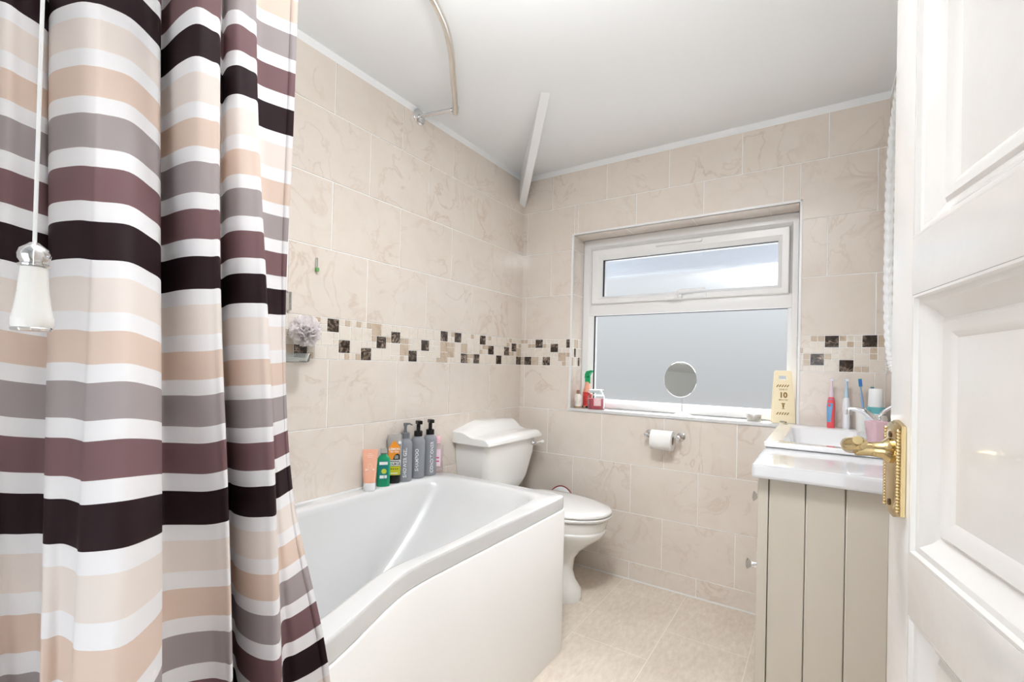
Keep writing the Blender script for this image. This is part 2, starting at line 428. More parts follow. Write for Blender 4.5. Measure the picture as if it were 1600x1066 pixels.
# white edge trim around the opening
w = MB(); t = 0.011
w.box((WX0 - t, -0.006, WZ0), (WX0, 0.006, WZ1 + t), 0.003)
w.box((WX1, -0.006, WZ0), (WX1 + t, 0.006, WZ1 + t), 0.003)
w.box((WX0 - t, -0.006, WZ1), (WX1 + t, 0.006, WZ1 + t), 0.003)
struct(w.build('trim_4', m_trimw))
w = MB(); w.box((WX0 - t, -0.008, WZ0 - 0.003), (WX1 + t, 0.13, WZ0 + 0.013), 0.003)
struct(w.build('window_sill', m_acrylic), 'white gloss sill along the bottom of the window')
w = MB(); w.box((0.0, -0.006, 0), (RX, -0.001, 0.006), 0.001)
struct(w.build('trim_5', m_trimw))

# ceiling, floor, front wall with its doorway, and the hall behind it
w = MB(); w.box((-0.08, YB - 0.1, CZ), (RX + 0.08, 0.24, CZ + 0.06)); struct(w.build('ceiling', m_wallpaint, smooth=False))
w = MB(); w.box((-0.08, YB - 0.1, -0.06), (RX + 0.08, 0.24, 0.0)); struct(w.build('floor', m_floor, smooth=False))
DX0, DX1, DZ = 0.955, 1.72, 2.03
w = MB(); w.box((-0.08, YB - 0.1, 0), (DX0, YB, CZ)); w.box((DX0, YB - 0.1, DZ), (RX + 0.08, YB, CZ))
struct(w.build('wall_front', m_wallpaint, smooth=False))
w = MB(); w.box((-0.3, -3.9, -0.06), (2.6, YB - 0.1, 0.0)); struct(w.build('floor_hall', M('hall_carpet', (190, 178, 165), 0.9, noise=.1, nscale=150), smooth=False))
w = MB(); w.box((-0.3, -3.98, 0), (2.6, -3.9, 2.4)); struct(w.build('wall_hall', m_wallpaint, smooth=False))
w = MB(); w.box((-0.38, -3.9, 0), (-0.3, YB - 0.1, 2.4)); w.box((2.6, -3.9, 0), (2.68, YB - 0.1, 2.4))
w.box((-0.3, -2.6, 0), (-0.08, YB - 0.1, 2.4)); w.box((RX + .08, -2.6, 0), (2.6, YB - 0.1, 2.4))
w.box((-0.1, -2.6, CZ), (RX + .1, YB - 0.1, 2.4))
struct(w.build('wall_hall_side', m_wallpaint, smooth=False))
w = MB(); w.box((-0.38, -3.98, 2.4), (2.68, YB - 0.1, 2.46)); struct(w.build('ceiling_hall', m_wallpaint, smooth=False))

# hip rafter boxed in across the corner of the ceiling
w = MB()
d = Vector((0.550, -0.712, 0)).normalized(); n = Vector((-d.y, d.x, 0))      # n points to the right wall side
hw = 0.019
L0, L1 = -0.06, 0.90
def rz(s): return 2.034 + (CZ + 0.004 - 2.034) * (s + .0) / L1
V = []
for s in (L0, L1):
    for sd in (-hw, hw):
        p = d * s + n * (sd + 0.0)
        V += [Vector((p.x, p.y, rz(max(s, 0)))), Vector((p.x, p.y, CZ + 0.02))]
# clip the start of the box to the two walls
V[0].xy = (0.0008, -0.055); V[1].xy = (0.0008, -0.055)
V[2].xy = (0.010, -0.0008); V[3].xy = (0.010, -0.0008)
V[0].z = 2.045; V[2].z = 2.038
V.append(Vector((0.0008, -0.0008, 2.034))); V.append(Vector((0.0008, -0.0008, CZ + .02)))
w.add_pydata(V, [(0, 4, 6, 2, 8), (1, 9, 3, 7, 5), (0, 1, 5, 4), (2, 6, 7, 3), (4, 5, 7, 6), (0, 8, 9, 1), (8, 2, 3, 9)])
struct(w.build('trim_6', m_wallpaint, smooth=False))

# ------------------------------------------------------------------ window
FY0, FY1 = 0.128, 0.19
def frame(mb, x0, z0, x1, z1, wd, y0, y1, bev=0.006):
    ws = wd if isinstance(wd, tuple) else (wd,) * 4      # left, right, bottom, top
    # mitred ring with a sloping inner bead
    def ring(inset, y): return [Vector((x0 + ws[0] * inset, y, z0 + ws[2] * inset)), Vector((x1 - ws[1] * inset, y, z0 + ws[2] * inset)),
                                Vector((x1 - ws[1] * inset, y, z1 - ws[3] * inset)), Vector((x0 + ws[0] * inset, y, z1 - ws[3] * inset))]
    rs = [ring(0, y1), ring(0, y0 + bev), ring(0.08, y0), ring(0.62, y0), ring(0.68, y0 + 0.004), ring(0.92, y0 + 0.014), ring(1.0, y0 + 0.02), ring(1.0, y1)]
    mb.loft(rs + [rs[0]], cap=False)
win = thing('window_1', 'white frosted window with a top-hung fanlight over a fixed pane', 'window', (0, 0, 0)); win['kind'] = 'structure'
ZT = 1.42                                              # transom
w = MB()
frame(w, WX0, WZ0 + .012, WX1, WZ1, (0.066, 0.047, 0.048, 0.072), FY0, FY1)
w.box((WX0 + .03, FY0 + 0.001, 1.383), (WX1 - .03, FY1, 1.449), 0.006)
w.build('window_frame', m_upvc, win)
w = MB(); frame(w, 0.398, 1.447, 1.376, 1.756, (0.062, 0.048, 0.042, 0.060), FY0 - 0.018, FY1 - .01)
w.build('window_sash', m_upvc, win)
for (a, b, c, e, y) in ((0.456, 1.487, 1.330, 1.699, FY0 + .003), (0.399, 0.900, 1.373, 1.386, FY0 + .022)):
    g = MB()
    g.box((a + .003, y, b), (a + .0105, y + .012, e)); g.box((a, y, e - .0055), (c, y + .012, e))
    g.build('window_gasket', m_gasket, win)
    g = MB(); g.box((a - .006, y + .006, b - .006), (c + .006, y + .010, e + .006))
    o = g.build('window_pane', m_frost, win, smooth=False)
w = MB(); w.box((0.765, FY0 - 0.030, 1.733), (0.995, FY0 - 0.016, 1.748), 0.003)
w.build('trickle_vent', m_upvc, win)
w = MB(); w.box((0.835, FY0 - 0.040, 1.450), (0.905, FY0 - 0.016, 1.468), 0.004)
w.box((0.868, FY0 - 0.052, 1.452), (0.890, FY0 - 0.028, 1.476), 0.006)
w.tube([(0.882, FY0 - .046, 1.468), (0.896, FY0 - .05, 1.486), (0.93, FY0 - .05, 1.487), (1.02, FY0 - .046, 1.490)], lambda i: (0.006, .007, .006, .004)[i], 10)
w.box((0.835, FY0 - 0.041, 1.4495), (0.866, FY0 - 0.0395, 1.460), 0.0005)
w.build('window_handle', m_upvc, win)
w = MB(); w.box((0.955, FY0 - 0.022, 1.452), (1.02, FY0 - 0.006, 1.474), 0.003); w.build('window_catch', m_white, win)

# what stands outside: eaves over the window, a pale neighbouring wall and the ground
w = MB(); w.box((-1.2, 0.24, 1.83), (3.0, 0.52, 1.9)); w.box((-1.2, 0.50, 1.675), (3.0, 0.525, 1.95)); struct(w.build('trim_7', M('grey_soffit', (206, 211, 218), 0.7), smooth=False))
w = MB(); w.box((-8, 0.24, -0.4), (10, 12, -0.3)); struct(w.build('ground_outside', M('paving_grey', (176, 177, 179), 0.9, noise=.1, nscale=3), smooth=False))

# ------------------------------------------------------------------ bath
def resample(keys, counts):
    out = []
    for i in range(len(keys)):
        a, b = Vector(keys[i]), Vector(keys[(i + 1) % len(keys)]); n = counts[i]
        for k in range(n): out.append(a.lerp(b, k / n))
    return out
ZR = 0.588
OK_ = [(0.003, -.722), (.655, -.722), (.677, -.729), (.685, -.752), (.683, -1.30), (.681, -1.47), (.686, -1.55), (.705, -1.62), (.730, -1.69), (.757, -1.76), (.782, -1.84), (.800, -1.94), (.812, -2.06), (.818, -2.2), (.818, -2.36), (.79, -2.40), (.003, -2.40)]
IK_ = [(.058, -.80), (.55, -.80), (.592, -.825), (.606, -.885), (.642, -1.30), (.643, -1.44), (.632, -1.52), (.634, -1.59), (.655, -1.66), (.680, -1.73), (.703, -1.81), (.722, -1.92), (.736, -2.04), (.742, -2.16), (.725, -2.27), (.65, -2.32), (.10, -2.32)]
CN = [6, 2, 2, 6, 3, 3, 3, 3, 3, 3, 3, 3, 3, 3, 3, 5, 14]
def smooth_loop(P, it, lock):
    for _ in range(it):
        P = [P[i] if lock(P[i]) else (P[i - 1] + P[i] * 2 + P[(i + 1) % len(P)]) / 4 for i in range(len(P))]
    return P
OL = smooth_loop(resample(OK_, CN), 2, lambda p: p.x < 0.01 or p.y > -0.76 or p.y < -2.3)
IL = smooth_loop(resample(IK_, CN), 3, lambda p: False)
def sst(a, b, x):
    x = max(0, min(1, (x - a) / (b - a))); return x * x * (3 - 2 * x)
bath = thing('bath', 'white shower bath with a bulged front, built in along the left wall', 'bath', (0.003, 0, 0))
rings = []
def mix(t, z): return [Vector((o.x * (1 - t) + i.x * t, o.y * (1 - t) + i.y * t, z)) for o, i in zip(OL, IL)]
for t, z in ((0.0, ZR - .047), (0.0, ZR - .008), (0.015, ZR - .003), (0.05, ZR), (0.80, ZR), (0.93, ZR - .002), (1.0, ZR - .009)): rings.append(mix(t, z))
def inner(depth):
    # depth 0 (rim) to 1 (bath floor)
    out = []
    for p in IL:
        cx = 0.36
        k = 0.10 * depth ** 1.4 + 0.03 * depth
        x = p.x + (cx - p.x) * k * 1.6
        wfar = 1 - sst(-1.15, -0.78, -p.y * -1) if False else sst(-1.25, -0.80, p.y)
        wnear = 1 - sst(-2.33, -2.0, p.y)
        y = p.y - wfar * (0.06 * depth ** 0.5 + 0.36 * depth ** 1.6) + wnear * 0.08 * depth
        out.append(Vector((x, y, ZR - 0.009 - depth * 0.395)))
    return out
for dp in (0.04, 0.12, 0.25, 0.4, 0.55, 0.7, 0.82, 0.92): rings.append(inner(dp))
last = inner(0.98); c = sum(last, Vector()) / len(last)
for k in (0.08, 0.2, 0.5, 0.8): rings.append([Vector((p.x + (c.x - p.x) * k, p.y + (c.y - p.y) * k, c.z - 0.004 - 0.004 * k)) for p in last])
b = MB(); b.loft(rings, cap=False)
b.add_pydata(rings[-1], [list(range(len(rings[-1])))])
b.build('tub', m_acrylic, bath, angle=50)
def offs(P, d):
    out = []
    for i, p in enumerate(P):
        t = (P[(i + 1) % len(P)] - P[i - 1]).normalized(); out.append(p + Vector((-t.y, t.x)) * d)
    return out
i0 = 6; i1 = sum(CN[:15]) + 1                          # from the far corner along the front to the near end
PO = offs(OL, 0.005); PI = offs(OL, -0.012)
if (PO[20].x < OL[20].x): PO, PI = offs(OL, -0.005), offs(OL, 0.012)
po = PO[i0:i1]; pi = PI[i0:i1]
zt = ZR - 0.049
b = MB()
b.loft([[Vector((p.x, p.y, 0.0)) for p in po], [Vector((p.x, p.y, zt - .004)) for p in po], [Vector((p.x * .995 + .0, p.y, zt)) for p in po],
        [Vector((q.x, q.y, zt)) for q in pi], [Vector((q.x, q.y, 0.0)) for q in pi]], cap=False, close=False)
b.box((0.003, -.735, 0.0), (po[0].x + .002, -.719, zt), 0.001)
b.build('bath_panel', m_panel, bath, angle=50)
b = MB(); b.box((0.0005, -2.40, ZR - .001), (0.008, -.722, ZR + .006), 0.002); b.build('sealant', m_trimw, bath)
b = MB(); b.lathe([(0.0, 0), (.022, 0), (.026, .003), (.02, .005), (0.001, .006)], (c.x, -2.12, c.z - .006), 24); b.build('plug', m_chrome, bath)

# ------------------------------------------------------------------ toilet
wc = thing('toilet', 'white close-coupled toilet beside the bath end and the window wall', 'toilet', (0.0, -0.355, 0.0))
def ell(cx, rf, rb, ry, z, n=40, p=2.2):
    out = []
    for k in range(n):
        a = 2 * math.pi * k / n; c_, s_ = math.cos(a), math.sin(a)
        X = (abs(c_) ** (2 / p)) * (rf if c_ > 0 else -rb); Y = (abs(s_) ** (2 / p)) * ry * (1 if s_ > 0 else -1)
        out.append(Vector((cx + X, Y, z)))
    return out
b = MB()
b.loft([ell(.36, .225, .16, .105, 0), ell(.36, .228, .16, .108, .02), ell(.36, .222, .155, .10, .05), ell(.36, .195, .15, .082, .085), ell(.36, .182, .15, .075, .13),
        ell(.36, .19, .155, .08, .19), ell(.37, .215, .17, .10, .235), ell(.38, .262, .18, .135, .28), ell(.39, .297, .19, .16, .315), ell(.39, .308, .20, .170, .335),
        ell(.39, .308, .20, .172, .342), ell(.39, .303, .20, .168, .346), ell(.39, .306, .20, .170, .352), ell(.39, .313, .205, .176, .375), ell(.39, .315, .205, .178, .392), ell(.39, .305, .2, .17, .398),
        ell(.39, .20, .14, .12, .398)])
b.box((0.03, -.10, .30), (.26, .10, .40), .02)
b.box((0.06, -.08, .02), (.26, .08, .34), .03)
b.build('pan', m_ceramic, wc, angle=60)
b = MB()
b.loft([ell(.40, .312, .21, .178, .400), ell(.40, .322, .215, .187, .404), ell(.40, .324, .216, .188, .412), ell(.40, .316, .21, .182, .417)])
b.build('seat', m_seat, wc, angle=60)
b = MB()
b.loft([ell(.40, .314, .21, .180, .4185), ell(.40, .323, .216, .188, .422), ell(.40, .323, .216, .188, .430), ell(.40, .312, .21, .180, .437), ell(.40, .27, .18, .15, .441), ell(.40, .15, .1, .08, .444), ell(.40, .03, .02, .02, .445)])
b.build('seat_lid', m_seat, wc, angle=70)
b = MB()
for s in (-.075, .075):
    b = MB(); b.lathe([(0.001, .396), (.013, .396), (.013, .425), (.008, .43), (.001, .431)], (.195, s, 0), 16); b.build('seat_hinge', m_chrome, wc)
b = MB()
def rrect(x0, x1, y0, y1, z, r=0.03, n=6, rb=0.004):
    out = []
    for (cx, cy, a0, rr) in ((x1 - r, y1 - r, 0, r), (x0 + rb, y1 - rb, 90, rb), (x0 + rb, y0 + rb, 180, rb), (x1 - r, y0 + r, 270, r)):
        for k in range(n + 1):
            a = math.radians(a0 + 90 * k / n); out.append(Vector((cx + rr * math.cos(a), cy + rr * math.sin(a), z)))
    return out
b.loft([rrect(.006, .165, -.17, .135, .44, .04), rrect(.005, .178, -.19, .16, .47, .045), rrect(.005, .185, -.205, .178, .50, .04), rrect(.004, .198, -.225, .210, .62, .03), rrect(.004, .203, -.23, .218, .705, .03)])
b.box((0.03, -.09, .385), (.16, .09, .45), .01)
b.build('cistern', m_ceramic, wc, angle=50)
b = MB()
nx, ny = 18, 40; x0, x1, y0, y1 = .003, .222, -.252, .243
def lidz(x, y):
    v = (y - (y0 + y1) / 2) / ((y1 - y0) / 2)
    hump = 0.050 * (1 - sst(.055, .135, x)) * (1 - sst(.80, .97, v)) * (1 - .55 * sst(.2, 1.0, -v)) 
    z = .738 + hump + 0.012 * (1 - v * v) * (1 - x / .24)
    if x > x1 - .03: z -= 0.018 * ((x - (x1 - .03)) / .03) ** 2.2
    ed = max(0, (abs(v) - .95) / .05); z -= .006 * ed * ed
    return z
V = []; F = []
for i in range(nx + 1):
    for j in range(ny + 1):
        x = x0 + (x1 - x0) * i / nx; y = y0 + (y1 - y0) * j / ny; V.append(Vector((x, y, lidz(x, y))))
nb = len(V)
for i in range(nx):
    for j in range(ny):
        q = i * (ny + 1) + j; F.append((q, q + 1, q + ny + 2, q + ny + 1))
edge = [j for j in range(ny + 1)] + [i * (ny + 1) + ny for i in range(1, nx + 1)] + [nx * (ny + 1) + j for j in range(ny - 1, -1, -1)] + [i * (ny + 1) for i in range(nx - 1, 0, -1)]
low = []
for e in edge:
    p = V[e]; low.append(len(V)); V.append(Vector((p.x, p.y, .703)))
for k in range(len(edge)):
    F.append((edge[k], edge[(k + 1) % len(edge)], low[(k + 1) % len(edge)], low[k]))
F.append(low[::-1])
b.add_pydata(V, F)
b.build('cistern_lid', m_ceramic, wc, angle=45)
b = MB(); b.lathe([(0.001, 0), (.013, 0), (.014, .004), (.009, .009), (.006, .014), (.006, .030), (.001, .031)], (.2025, .175, .672), 18, axis='X')
b.tube([(.228, .175, .672), (.232, .186, .674), (.234, .20, .674)], .006, 12)
o = b.build('flush_lever', m_chrome, wc)
b = MB(); b.lathe([(.001, 0), (.006, 0), (.007, .01), (.010, .028), (.0105, .036), (.007, .043), (.001, .045)], (.234, .197, .674), 16, axis='Y'); b.build('lever_grip', m_ceramic, o)

# ------------------------------------------------------------------ red-rimmed round lid behind the toilet
k = thing('oval_tray', 'white oval tray with a thin red rim, leaning behind the toilet', 'tray', (0.298, -0.068, 0.0), (math.radians(-8), 0, 0))
b = MB(); b.lathe([(0.001, 0), (.19, 0), (.205, .008), (.2, .012), (.185, .006), (.001, .006)], (0, 0, .215), 48, axis='Y', xf=lambda v: Vector((v.x * .55, v.y, v.z))); b.build('tray_body', m_white, k)
b = MB(); b.tube([(.113 * math.cos(a * math.pi / 24), .008, .215 + .206 * math.sin(a * math.pi / 24)) for a in range(48)], .0035, 8, closed=True); b.build('rim', M('red_rim', (150, 40, 45), .35), k)

# ------------------------------------------------------------------ shower rail
rail = thing('shower_curtain_rail', 'curved chrome shower curtain rail fixed to the left wall above the bath', 'curtain rail', (0, -0.885, 2.175))
RZ = 2.168
pts = [(.172, -.835), (.185, -.85), (.262, -.945), (.335, -1.04), (.395, -1.115), (.445, -1.185), (.49, -1.262), (.530, -1.36), (.568, -1.47), (.61, -1.58), (.66, -1.69), (.715, -1.79), (.775, -1.88), (.82, -1.97), (.85, -2.08), (.862, -2.2), (.865, -2.415)]
def cat(P, n=5):
    out = []
    for i in range(len(P) - 1):
        p0, p1, p2, p3 = P[max(i - 1, 0)], P[i], P[i + 1], P[min(i + 2, len(P) - 1)]
        for k in range(n):
            t = k / n
            out.append(tuple(0.5 * (2 * p1[j] + (p2[j] - p0[j]) * t + (2 * p0[j] - 5 * p1[j] + 4 * p2[j] - p3[j]) * t * t + (3 * p1[j] - p0[j] - 3 * p2[j] + p3[j]) * t ** 3) for j in range(len(p1))))
    out.append(tuple(P[-1])); return out
b = MB(); b.tube([(x, y + .885, RZ - 2.175) for x, y in cat(pts)], .0115, 16)
b.build('rail_tube', m_nickel, rail)
b = MB(); b.lathe([(.001, 0), (.034, 0), (.034, .005), (.029, .009), (.012, .011), (.012, .016), (.001, .0165)], (0.0015, 0, 0), 36, axis='X'); b.build('wall_flange', m_chrome, rail)
b = MB(); b.tube([(.012, 0, 0), (.172, .026, -.004)], .009, 16); b.tube([(.170, .026, -.004), (.188, .029, -.006)], .006, 12); b.build('bracket_arm', m_chrome, rail)
b = MB()
e0 = Vector((.165, .056, .005)); e1 = Vector((.196, .022, .005)); dr = (e1 - e0).normalized()
b.tube([e0 - dr * .006, e0 + dr * .004], .0145, 16); b.tube([e0 + dr * .020, e0 + dr * .032], .015, 16)
b.build('end_collar', m_chrome, rail)
b = MB(); b.lathe([(.001, 0), (.034, 0), (.034, .005), (.014, .010), (.001, .011)], (.865, YB + .885 + .0015, RZ - 2.175), 30, axis='Y'); b.build('wall_flange', m_chrome, rail)

# ------------------------------------------------------------------ shower curtain
CUR = [
 ((0.6469, -2.2589, 1.4986), (0.7478, -2.2638, 1.1885), (0.8482, -2.2693, 0.9141), None),
 ((0.7327, -2.2406, 1.4776), (0.7839, -2.2416, 1.1824), (0.8348, -2.243, 0.9054), None),
 ((0.7305, -2.2226, 1.4757), (0.7862, -2.2255, 1.1793), (0.84, -2.2299, 0.9028), None),
 ((0.7226, -2.2046, 1.4751), (0.7876, -2.2084, 1.1768), (0.8464, -2.2164, 0.901), None),
 ((0.6975, -2.1918, 1.4815), (0.7845, -2.2015, 1.1762), (0.8654, -2.2156, 0.9023), None),
 ((0.6934, -2.1936, 1.4948), (0.8024, -2.2084, 1.181), (0.9069, -2.2268, 0.9088), None),
 ((0.7349, -2.1976, 1.4932), (0.8288, -2.21, 1.1827), (0.9182, -2.2257, 0.9093), None),
 ((0.7866, -2.188, 1.489), (0.86, -2.1992, 1.1836), (0.9244, -2.2166, 0.9086), None),
 ((0.8005, -2.1758, 1.4899), (0.8745, -2.1926, 1.1821), (0.9444, -2.2125, 0.9078), None),
 ((0.7979, -2.1654, 1.4942), (0.881, -2.1882, 1.1816), (0.9625, -2.2126, 0.9087), None),
 ((0.7909, -2.1415, 1.4993), (0.8901, -2.1655, 1.1833), (0.9858, -2.1923, 0.9113), None),
 ((0.7918, -2.1205, 1.488), (0.8761, -2.1427, 1.1785), (0.9608, -2.1649, 0.9056), None),
 ((0.8005, -2.113, 1.473), (0.8629, -2.127, 1.1729), (0.9261, -2.1409, 0.8981), None),
 ((0.7721, -2.1048, 1.4607), (0.8293, -2.117, 1.164), (0.8861, -2.1296, 0.8891), None),
 ((0.7613, -2.0967, 1.4584), (0.8151, -2.108, 1.1631), (0.8686, -2.1197, 0.8878), None),
 ((0.8274, -2.1015, 1.4523), (0.8534, -2.1038, 1.1651), (0.8824, -2.1042, 0.8872), None),
 ((0.8698, -2.1, 1.448), (0.8795, -2.0978, 1.1657), (0.9019, -2.0873, 0.8867), None),
 ((0.867, -2.082, 1.4529), (0.8867, -2.0828, 1.1674), (0.9158, -2.0775, 0.8892), None),
 ((0.8566, -2.0678, 1.4562), (0.8828, -2.0709, 1.1687), (0.9164, -2.0692, 0.8909), None),
 ((0.8357, -2.0592, 1.4305), (0.8273, -2.0479, 1.1545), (0.8278, -2.0307, 0.8736), None),
 ((0.8149, -2.0451, 1.4323), (0.8147, -2.0373, 1.1538), (0.8242, -2.0232, 0.8737), None),
 ((0.8319, -2.0457, 1.4375), (0.8416, -2.0409, 1.1563), (0.857, -2.0323, 0.877), None),
 ((0.8426, -2.0378, 1.4417), (0.8626, -2.0371, 1.1574), (0.888, -2.033, 0.8791), None),
 ((0.8376, -2.0202, 1.4467), (0.8743, -2.0224, 1.1586), (0.9117, -2.0243, 0.8816), None),
 ((0.8338, -2.0076, 1.4468), (0.8749, -2.0081, 1.1586), (0.9143, -2.0098, 0.8817), None),
 ((0.821, -2.0022, 1.4263), (0.8197, -1.9806, 1.1517), (0.819, -1.9586, 0.8705), (0.839, -1.947, 0.591)),
 ((0.8113, -1.9897, 1.4271), (0.8096, -1.9674, 1.1526), (0.8093, -1.9441, 0.8714), (0.842, -1.927, 0.593)),
 ((0.8123, -1.9691, 1.4282), (0.8022, -1.9513, 1.1536), (0.7992, -1.9289, 0.8723), (0.853, -1.91, 0.6)),
 ((0.8138, -1.9425, 1.4313), (0.7924, -1.9343, 1.1558), (0.7906, -1.9131, 0.8748), (0.867, -1.892, 0.612))]
def curtain_mat():
    m = bpy.data.materials.new('striped_curtain_fabric'); m.use_nodes = True; nt = m.node_tree; L = nt.links.new
    b = nt.nodes['Principled BSDF']
    uv = nt.nodes.new('ShaderNodeUVMap'); sp = nt.nodes.new('ShaderNodeSeparateXYZ'); L(uv.outputs[0], sp.inputs[0])
    fr = nt.nodes.new('ShaderNodeMath'); fr.operation = 'FRACT'; L(sp.outputs['Y'], fr.inputs[0])
    r = nt.nodes.new('ShaderNodeValToRGB'); r.color_ramp.interpolation = 'CONSTANT'
    iv, cr_, tan, gr, mv, dk = (254, 252, 253), (247, 237, 230), (238, 217, 202), (182, 171, 171), (138, 106, 108), (46, 28, 32)
    st = [(0, iv), (.065, cr_), (.195, iv), (.262, tan), (.385, iv), (.452, gr), (.583, iv), (.655, mv), (.785, iv), (.857, dk)]
    e = r.color_ramp.elements
    e[0].position = 0; e[0].color = srgb(*st[0][1]); e[1].position = st[1][0]; e[1].color = srgb(*st[1][1])
    for p, c_ in st[2:]: x = e.new(p); x.color = srgb(*c_)
    L(fr.outputs[0], r.inputs[0])
    # fine weave
    wv = nt.nodes.new('ShaderNodeTexNoise'); wv.inputs['Scale'].default_value = 900; t = nt.nodes.new('ShaderNodeTexCoord')
    L(t.outputs['Object'], wv.inputs['Vector'])
    bp = nt.nodes.new('ShaderNodeBump'); bp.inputs['Strength'].default_value = 0.12; bp.inputs['Distance'].default_value = 0.0006
    L(wv.outputs['Fac'], bp.inputs['Height']); L(bp.outputs[0], b.inputs['Normal'])
    L(r.outputs[0], b.inputs['Base Color']); b.inputs['Roughness'].default_value = 0.6; b.inputs['Specular IOR Level'].default_value = 0.2
    tr = nt.nodes.new('ShaderNodeBsdfTranslucent'); L(r.outputs[0], tr.inputs['Color'])
    ms = nt.nodes.new('ShaderNodeMixShader'); ms.inputs[0].default_value = 0.22
    L(b.outputs[0], ms.inputs[1]); L(tr.outputs[0], ms.inputs[2])
    L(ms.outputs[0], nt.nodes['Material Output'].inputs['Surface'])
    return m
m_cur = curtain_mat()
cols = []
for A, B, Cc, D in CUR:
    A, B, Cc = Vector(A), Vector(B), Vector(Cc)
    D = Vector(D) if D else Cc + (Cc - B) * 0.75
    if D.z > .64 or D.z < .58: D.z = 0.615
    ab = (A - B); 
    T1 = A + Vector((ab.x * .45, ab.y * .45, .27)); T2 = T1 + Vector((ab.x * .2, ab.y * .2, .27)); T3 = T2 + Vector((0, 0, 0.075))
    cd = D - Cc
    E1 = D + Vector((cd.x * .45, cd.y * .45, -.272)); E2 = E1 + Vector((cd.x * .2, cd.y * .2, -.17))
    prof = [(T3, -2.20), (T2, -1.93), (T1, -.965), (A, 0), (B, 1), (Cc, 2), (D, 3), (E1, 4), (E2, 4.62)]
    cols.append([(p.x, p.y, p.z, s) for p, s in prof])
cols[0:0] = []
# start: tuck the near end away to the shower wall
grid = []
for c_ in cols: grid.append(cat(c_, 6))
nrow = len(grid[0])
fine = []
for j in range(nrow): fine.append(cat([g[j] for g in grid], 5))
ncol = len(fine[0])
bm = bmesh.new(); uvl = bm.loops.layers.uv.new('UVMap')
vv = [[bm.verts.new(fine[j][i][:3]) for i in range(ncol)] for j in range(nrow)]
for j in range(nrow - 1):
    for i in range(ncol - 1):
        f = bm.faces.new((vv[j][i], vv[j][i + 1], vv[j + 1][i + 1], vv[j + 1][i])); f.smooth = True
        for lp, (jj, ii) in zip(f.loops, ((j, i), (j, i + 1), (j + 1, i + 1), (j + 1, i))): lp[uvl].uv = (ii / ncol, fine[jj][ii][3] + 3)
me = bpy.data.meshes.new('curtain_fabric'); bm.to_mesh(me); bm.free(); me.materials.append(m_cur)
cur = thing('shower_curtain', 'striped plum, grey and cream shower curtain hanging outside the bath', 'shower curtain', (0.85, -2.1, 0.17))
o = bpy.data.objects.new('curtain_fabric', me); COL.objects.link(o); o.parent = cur; o.location = (-0.85, 2.1, -0.17)
sd = o.modifiers.new('thick', 'SOLIDIFY'); sd.thickness = 0.0006
# turned hem down the free edge: the last strip doubled over
def hem_strip(wd, off):
    bm = bmesh.new(); uvl = bm.loops.layers.uv.new('UVMap'); rowsv = []
    for j in range(nrow):
        a = Vector(fine[j][-1][:3]); b_ = Vector(fine[j][-4][:3]); t = (b_ - a).normalized()
        nn = Vector((-t.y, t.x, 0)).normalized()
        if nn.dot(Vector(cam.location) - a) < 0: nn = -nn
        rowsv.append(([bm.verts.new(a + nn * off - t * .0005), bm.verts.new(a + t * wd + nn * off)], fine[j][-1][3] + 3))
    for j in range(nrow - 1):
        (v0, s0), (v1, s1) = rowsv[j], rowsv[j + 1]
        f = bm.faces.new((v0[0], v0[1], v1[1], v1[0])); f.smooth = True
        for lp, s in zip(f.loops, (s0, s0, s1, s1)): lp[uvl].uv = (0, s)
    me = bpy.data.meshes.new('hem'); bm.to_mesh(me); bm.free(); me.materials.append(m_cur); return me
o = bpy.data.objects.new('hem', hem_strip(.010, .0012)); COL.objects.link(o); o.parent = cur; o.location = (-0.85, 2.1, -0.17)
sd = o.modifiers.new('thick', 'SOLIDIFY'); sd.thickness = 0.0005
# rings over the rail
RP = cat(pts, 5)
for i in range(7):
    q = RP[min(len(RP) - 2, 65 + i * 2)]
    b = MB(); b.tube([(q[0] - .85 + .016 * math.cos(a * math.pi / 10) * .9, q[1] + 2.1 + .003, 2.175 - .17 + .003 + .019 * math.sin(a * math.pi / 10)) for a in range(20)], .0016, 6, closed=True)
    b.build('curtain_ring', m_chrome, cur)

# ------------------------------------------------------------------ light pull
pull = thing('light_pull_cord', 'white ceramic and chrome light pull on a white cord in front of the curtain', 'light pull', (0.998, -2.256, 1.101))
b = MB(); b.lathe([(.001, .002), (.0115, .002), (.0122, .0045), (.0124, .010), (.0108, .020), (.0092, .034), (.0082, .050), (.0078, .0575), (.006, .059), (.001, .059)], seg=32); o = b.build('pull_handle', m_ceramic, pull); o.scale.z = .85
b = MB(); b.lathe([(.001, 0), (.0112, 0), (.0122, .0018), (.0112, .0036), (.001, .004)], seg=32)
o = b.build('chrome_base', m_chrome, pull); b = MB(); b.lathe([(.001, .058), (.0088, .0585), (.0092, .060), (.0075, .0615), (.0092, .065), (.0096, .069), (.0085, .074), (.005, .0775), (.0028, .080), (.001, .080)], seg=32); o = b.build('chrome_cap', m_chrome, pull); o.scale.z = .85
b = MB(); b.tube([(0, 0, .066), (0, 0, .3), (0, 0, .6), (0, 0, 1.105)], .0013, 8); b.build('cord', m_white, pull)
b = MB(); b.lathe([(.001, 1.114), (.034, 1.114), (.034, 1.10), (.026, 1.092), (.006, 1.09), (.001, 1.09)], seg=32); b.build('ceiling_switch', m_white, pull)

